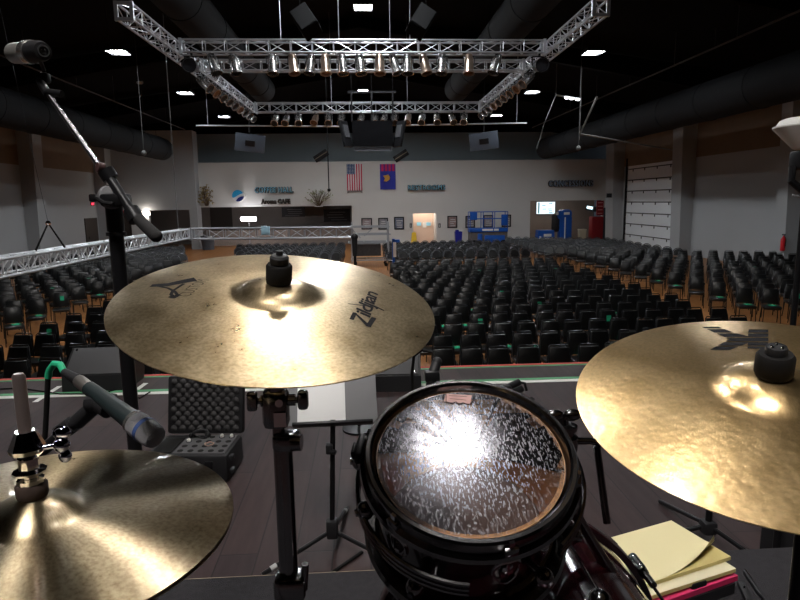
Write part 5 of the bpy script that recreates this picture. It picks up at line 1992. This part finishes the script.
for q in tips:
    q = V((q.x, q.y, STAGE + .012))
    h_ = V((MS.x, MS.y, STAGE + .12))
    lg = MB().path([h_, q], .011, 8).build('leg', M_blackmetal, t)
    MB().cyl(h_.lerp(q, .80), h_.lerp(q, .88), .0135, n=10).build('rubber_foot_ring', mat('pale_ring', (.5, .5, .5), .5), lg)
T2 = T
solo('sheet_paper', MB(T2).rbox((-.055, DH / 2 - .006, .004), (.235, DH - .04, .008), .001), M_paper, 'white sheet music pad standing on the music stand', 'paper')
vs, fs = text_geo('Thunder', .018, 0)
o_ = bpy.data.objects['sheet_paper']
MB(T2 @ Matrix.Translation((-.06, DH - .10, .0085))).add([(0, 0, 0)], []) if False else None

# monitor wedges
def wedge(px, py, label, rz):
    c = onz(px, py, STAGE)
    M = Matrix.Translation((c.x, c.y, STAGE)) @ Matrix.Rotation(rz, 4, 'Z')
    t = thing('monitor_wedge', label, 'loudspeaker', M=M, group='stage monitor wedges')
    w2 = .31
    prof = [(0, 0), (.42, 0), (.46, .10), (.30, .36), (.02, .145)]
    MB(M @ frame(V((-w2, 0, 0)), (0, 1, 0), (0, 0, 1))).prism(prof, Matrix(), 2 * w2).build('cabinet', M_blackplastic, t)
    a, b = V((0, .02, .145)), V((0, .30, .36))
    y = (b - a).normalized()
    G = M @ frame((a + b) / 2, (1, 0, 0), y)
    MB(G).rbox((0, 0, .006), (2 * w2 - .05, (b - a).length - .03, .012), .004).build('grille', mat('slate_grille', (.085, .085, .09), .5), t)
    for sx in (-1, 1):
        for sy in (-1, 1):
            MB(G).lathe([(0, .010), (.010, .010), (.010, .014), (0, .016)], 12, Matrix.Translation((sx * (w2 - .055), sy * ((b - a).length / 2 - .04), 0))).build('screw', M_chrome, t)
    return t


wedge(96, 391, 'grey-fronted monitor wedge at the stage edge on the left', 0.02)
wedge(388, 392, 'grey-fronted monitor wedge at the stage edge behind the crash cymbal', -.05)
# vocal mic stand, front of stage
c = at(354.5, 237, 4.5)
t = thing('straight_mic_stand', 'thin black microphone stand rising behind the crash cymbal', 'microphone stand', (c.x, c.y, STAGE))
MB().cyl((c.x, c.y, STAGE + .02), (c.x, c.y, c.z - .12), .011, n=12).build('pole', M_blackmetal, t)
MB().lathe([(0, 0), (.13, 0), (.13, .015), (.03, .03), (0, .03)], 28, Matrix.Translation((c.x, c.y, STAGE))).build('base', M_blackmetal, t)
MB().cyl((c.x, c.y, c.z - .14), (c.x, c.y, c.z - .01), .017, .022, n=14).ball((c.x, c.y, c.z), .027, 14).build('mic', M_blackplastic, t)
# poles seen under the ride cymbal
b_ = onz(707, 541, STAGE)
t = thing('straight_mic_stand', 'black stand with folded tripod on stage seen below the ride cymbal', 'microphone stand', (b_.x, b_.y, STAGE))
MB().cyl((b_.x, b_.y, STAGE + .06), (b_.x, b_.y, STAGE + 1.0), .016, n=14).build('pole', M_blackmetal, t)
MB().rbox((b_.x, b_.y, STAGE + .08), (.07, .07, .07), .014).build('hub', M_blackplastic, t)
for q in (onz(772, 572, STAGE), onz(672, 536, STAGE), V((b_.x - .05, b_.y + .4, STAGE))):
    MB().path([(b_.x, b_.y, STAGE + .09), (q.x, q.y, STAGE + .012)], .012, 8).build('leg', M_blackmetal, t)
b_ = onz(773, 585, STAGE)
t = thing('straight_mic_stand', 'black stand pole just behind the dark case at lower right', 'microphone stand', (b_.x, b_.y, STAGE))
MB().cyl((b_.x, b_.y, STAGE + .02), (b_.x, b_.y, STAGE + 1.1), .017, n=14).build('pole', M_blackmetal, t)
MB().lathe([(0, 0), (.14, 0), (.14, .02), (.03, .03), (0, .03)], 28, Matrix.Translation((b_.x, b_.y, STAGE))).build('base', M_blackmetal, t)
b_ = onz(800, 590, STAGE)
t = thing('amplifier', 'black cabinet on the stage at the right edge below ride cymbal', 'cabinet', (b_.x + .1, b_.y, STAGE))
MB().rbox((b_.x + .12, b_.y, STAGE + .25), (.42, .35, .5), .02).build('cabinet', M_blackplastic, t)
MB().box((b_.x + .12, b_.y - .178, STAGE + .22), (.36, .008, .38)).build('grille', mat('dark_grille2', (.02, .02, .022), .8), t)
MB().ball((b_.x - .05, b_.y - .18, STAGE + .44), .012, 8).build('red_lamp', M_red, t)

# black equipment box right of the bass drum, with notepads
ZB = 2.25
bx0, bx1, by0, by1 = KC.x + KR + .08, 1.55, 1.02, 1.70
t = thing('road_case', 'black carpeted box at lower right beside the bass drum', 'case', ((bx0 + bx1) / 2, (by0 + by1) / 2, RISER))
MB().rbox(((bx0 + bx1) / 2, (by0 + by1) / 2, (ZB + RISER) / 2), (bx1 - bx0, by1 - by0, ZB - RISER), .012).build('box', M_carpet, t)
for x in (bx0 + .03, bx1 - .03):
    for y in (by0 + .03, by1 - .03):
        MB().rbox((x, y, ZB - .02), (.07, .07, .05), .012).build('corner', M_blackplastic, t)

M_pad = mat('yellow_pad_paper', (.76, .68, .40), .85)
M_padedge = mat('yellow_pad_edge', (.62, .52, .22), .85)


def sheet_stack(name, label, cat, p, q, r_, w_, h_, z0, z1, m, medge, group=None, curl=0., rad=0):
    """rectangular pad; p = right front corner, edges towards q (front left) and r_ (right rear)"""
    u = (V((q.x - p.x, q.y - p.y, 0))).normalized()
    v = V((-u.y, u.x, 0))
    if v.dot(V((r_.x - p.x, r_.y - p.y, 0))) < 0:
        v = -v
    T = frame(V((p.x, p.y, z0)), u, v, u.cross(v))
    t = thing(name, label, cat, (p.x, p.y, z0), group)
    if T.to_3x3() @ V((0, 0, 1)) != V((0, 0, 1)) and (T.to_3x3() @ V((0, 0, 1))).z < 0:
        T = T @ Matrix.Scale(-1, 4, (0, 0, 1))
    th = z1 - z0
    MB(T).box((w_ / 2, h_ / 2, th / 2 - .0008), (w_, h_, th - .0016)).build('pad_body', medge, t)
    g = MB(T)
    nu, nv = 28, 16
    vs, fs = [], []
    for k in range(2):
        for j in range(nv + 1):
            for i in range(nu + 1):
                x, y = w_ * i / nu, h_ * j / nv
                lift = 0
                if curl:
                    s_ = max(0, 1 - (x / w_ * .9 + y / h_ * 1.7) / .75)
                    lift = curl * s_ * s_
                    x += curl * .5 * s_ * s_
                    y += curl * .8 * s_ * s_
                vs.append((x, y, th - .0008 + lift + k * .0007))
    n = (nu + 1) * (nv + 1)
    for j in range(nv):
        for i in range(nu):
            a = j * (nu + 1) + i
            fs += [(a, a + 1, a + nu + 2, a + nu + 1), (n + a + nu + 1, n + a + nu + 2, n + a + 1, n + a)]
    for i in range(nu):
        fs += [(i, n + i, n + i + 1, i + 1)]
        a = nv * (nu + 1) + i
        fs += [(a, a + 1, n + a + 1, n + a)]
    for j in range(nv):
        a = j * (nu + 1)
        fs += [(a, a + nu + 1, n + a + nu + 1, n + a)]
        a += nu
        fs += [(a, n + a, n + a + nu + 1, a + nu + 1)]
    g.add(vs, fs)
    g.build('top_sheet', m, t)
    return t, T


ZS = 2.335
pp = lambda x, y, z: onz(x, y, z)
P1, Q1, S1 = pp(731, 556, ZS), pp(655, 581, ZS), pp(681, 520.5, ZS)
_, TT = sheet_stack('legal_pad', 'yellow legal pad on top of the paper pile at lower right', 'notepad', P1, Q1, S1, .335, .215, ZS - .012, ZS, M_pad, M_padedge, curl=.05)
P2, Q2, S2 = pp(736, 568, ZS - .013), pp(661, 592, ZS - .013), pp(690, 536, ZS - .013)
t2_, _ = sheet_stack('legal_pad', 'pale yellow pad with faint writing lying under the top legal pad', 'notepad', P2, Q2, S2, .335, .215, ZS - .026, ZS - .014, mat('pale_pad_paper', (.74, .68, .47), .85), M_padedge)
P3, Q3, S3 = pp(732, 569, ZS - .028), pp(659, 594, ZS - .028), pp(690, 538, ZS - .028)
sheet_stack('paper_sheets', 'white sheets of paper between the pads and the pink folder', 'paper', P3, Q3, S3, .34, .215, ZS - .033, ZS - .027, M_paper, M_paper)
P4, Q4, S4 = pp(738, 576, ZS - .036), pp(664, 602, ZS - .036), pp(690, 540, ZS - .036)
sheet_stack('pink_folder', 'bright pink folder below the yellow pads', 'folder', P4, Q4, S4, .33, .215, ZS - .050, ZS - .034, mat('pink_card', (.72, .05, .17), .6), mat('pink_card_edge', (.6, .03, .12), .6))
P5, Q5, S5 = pp(735, 584, ZS - .055), pp(668, 608, ZS - .055), pp(690, 546, ZS - .055)
sheet_stack('black_binder', 'black binder at the bottom of the paper pile', 'binder', P5, Q5, S5, .34, .22, ZB + .001, ZS - .052, M_blackplastic, M_blackplastic)
c = pp(697, 584, ZS - .03)
cl_ = thing('binder_clip', 'black binder clip on the front edge of pink folder', 'clip', (c.x, c.y, ZS - .06))
u_ = (Q4 - P4).normalized()
MB(frame(c - V((0, 0, .006)), u_, (u_.y, -u_.x, 0), (0, 0, 1))).rbox((0, 0, 0), (.055, .022, .034), .006).build('clip_body', M_blackmetal, cl_)
a, b = pp(745, 572, ZB + .008), pp(766, 602, ZB + .008)
pn = thing('pen', 'black pen lying on the dark box at lower right', 'pen', a)
MB().cyl(a, a.lerp(b, .8), .0055, .006, n=12).build('barrel', M_blackplastic, pn)
MB().cyl(a.lerp(b, .8), b, .006, .002, n=12).build('tip', M_blackmetal, pn)
MB().path([a + V((0, 0, .008)), a.lerp(b, .35) + V((0, 0, .009))], .0015, 6).build('pocket_clip', M_chrome, pn)
a, b = pp(741, 583, ZB + .01), pp(752, 606, ZB + .01)
pn = thing('folding_knife', 'small black tool with bright rivet beside the pen', 'tool', a)
MB().rbox(a.lerp(b, .5), (.022, (b - a).length, .014), .005, Matrix.Rotation(math.atan2(-(b - a).x, (b - a).y), 3, 'Z')).build('handle', M_blackplastic, pn)
MB().ball(a.lerp(b, .3) + V((0, 0, .007)), .004, 8).build('rivet', M_chrome, pn)

# loose cable, stand rod and the moving lamp at the right edge
q = [onz(x, y, STAGE + .008) for x, y in ((150, 392), (140, 398), (128, 397), (122, 388), (100, 394), (60, 394), (20, 388), (-20, 390))]
solo('floor_cable', MB().path(q, .007, 6), M_rubber, 'black cable lying along the stage edge by the left wedge', 'cable')
q = [onz(x, y, STAGE + .008) for x, y in ((362, 552), (340, 567), (318, 583), (304, 592))]  # rod of a nearby stand, drawn as a thin tube along the floor
q[-1].z = q[-1].z
solo('stand_rod', MB().path(q, .009, 6), M_rubber, 'thin black stand rod running from tripod foot towards the drum riser', 'cable')
c = at(811, 132, 5.0)
t = thing('moving_head_light', 'white shelled moving lamp on a tall stand at the right edge', 'stage light', (c.x, c.y, STAGE))
MB().lathe([(0, -.135), (.12, -.135), (.19, -.06), (.275, .03), (.283, .04), (.283, .052), (.26, .058), (.235, .10), (.20, .115), (0, .125)], 28, axis(c, (0, 0, 1))).build('shell', M_white, t)
g = MB().rbox(c + V((0, 0, -.23)), (.26, .16, .16), .03)
g.path([c + V((-.13, 0, -.28)), c + V((-.15, -.02, -.40)), c + V((-.05, -.03, -.48)), c + V((.1, 0, -.47))], .03, 8)
g.build('yoke', M_blackmetal, t)
MB().cyl((c.x, c.y, STAGE + .02), c + V((0, 0, -.2)), .025, n=14).build('pole', M_blackmetal, t)
MB().path([c + V((-.14, -.04, -.52)), c + V((-.02, -.06, -.545)), c + V((.1, -.04, -.53))], .010, 6).build('ring', M_grey, t)
for i in range(3):
    a = R(90 + 120 * i)
    MB().path([(c.x, c.y, STAGE + .5), (c.x + .45 * math.cos(a), c.y + .45 * math.sin(a), STAGE + .015)], .018, 8).build('leg', M_blackmetal, t)
bpy.context.view_layer.update()
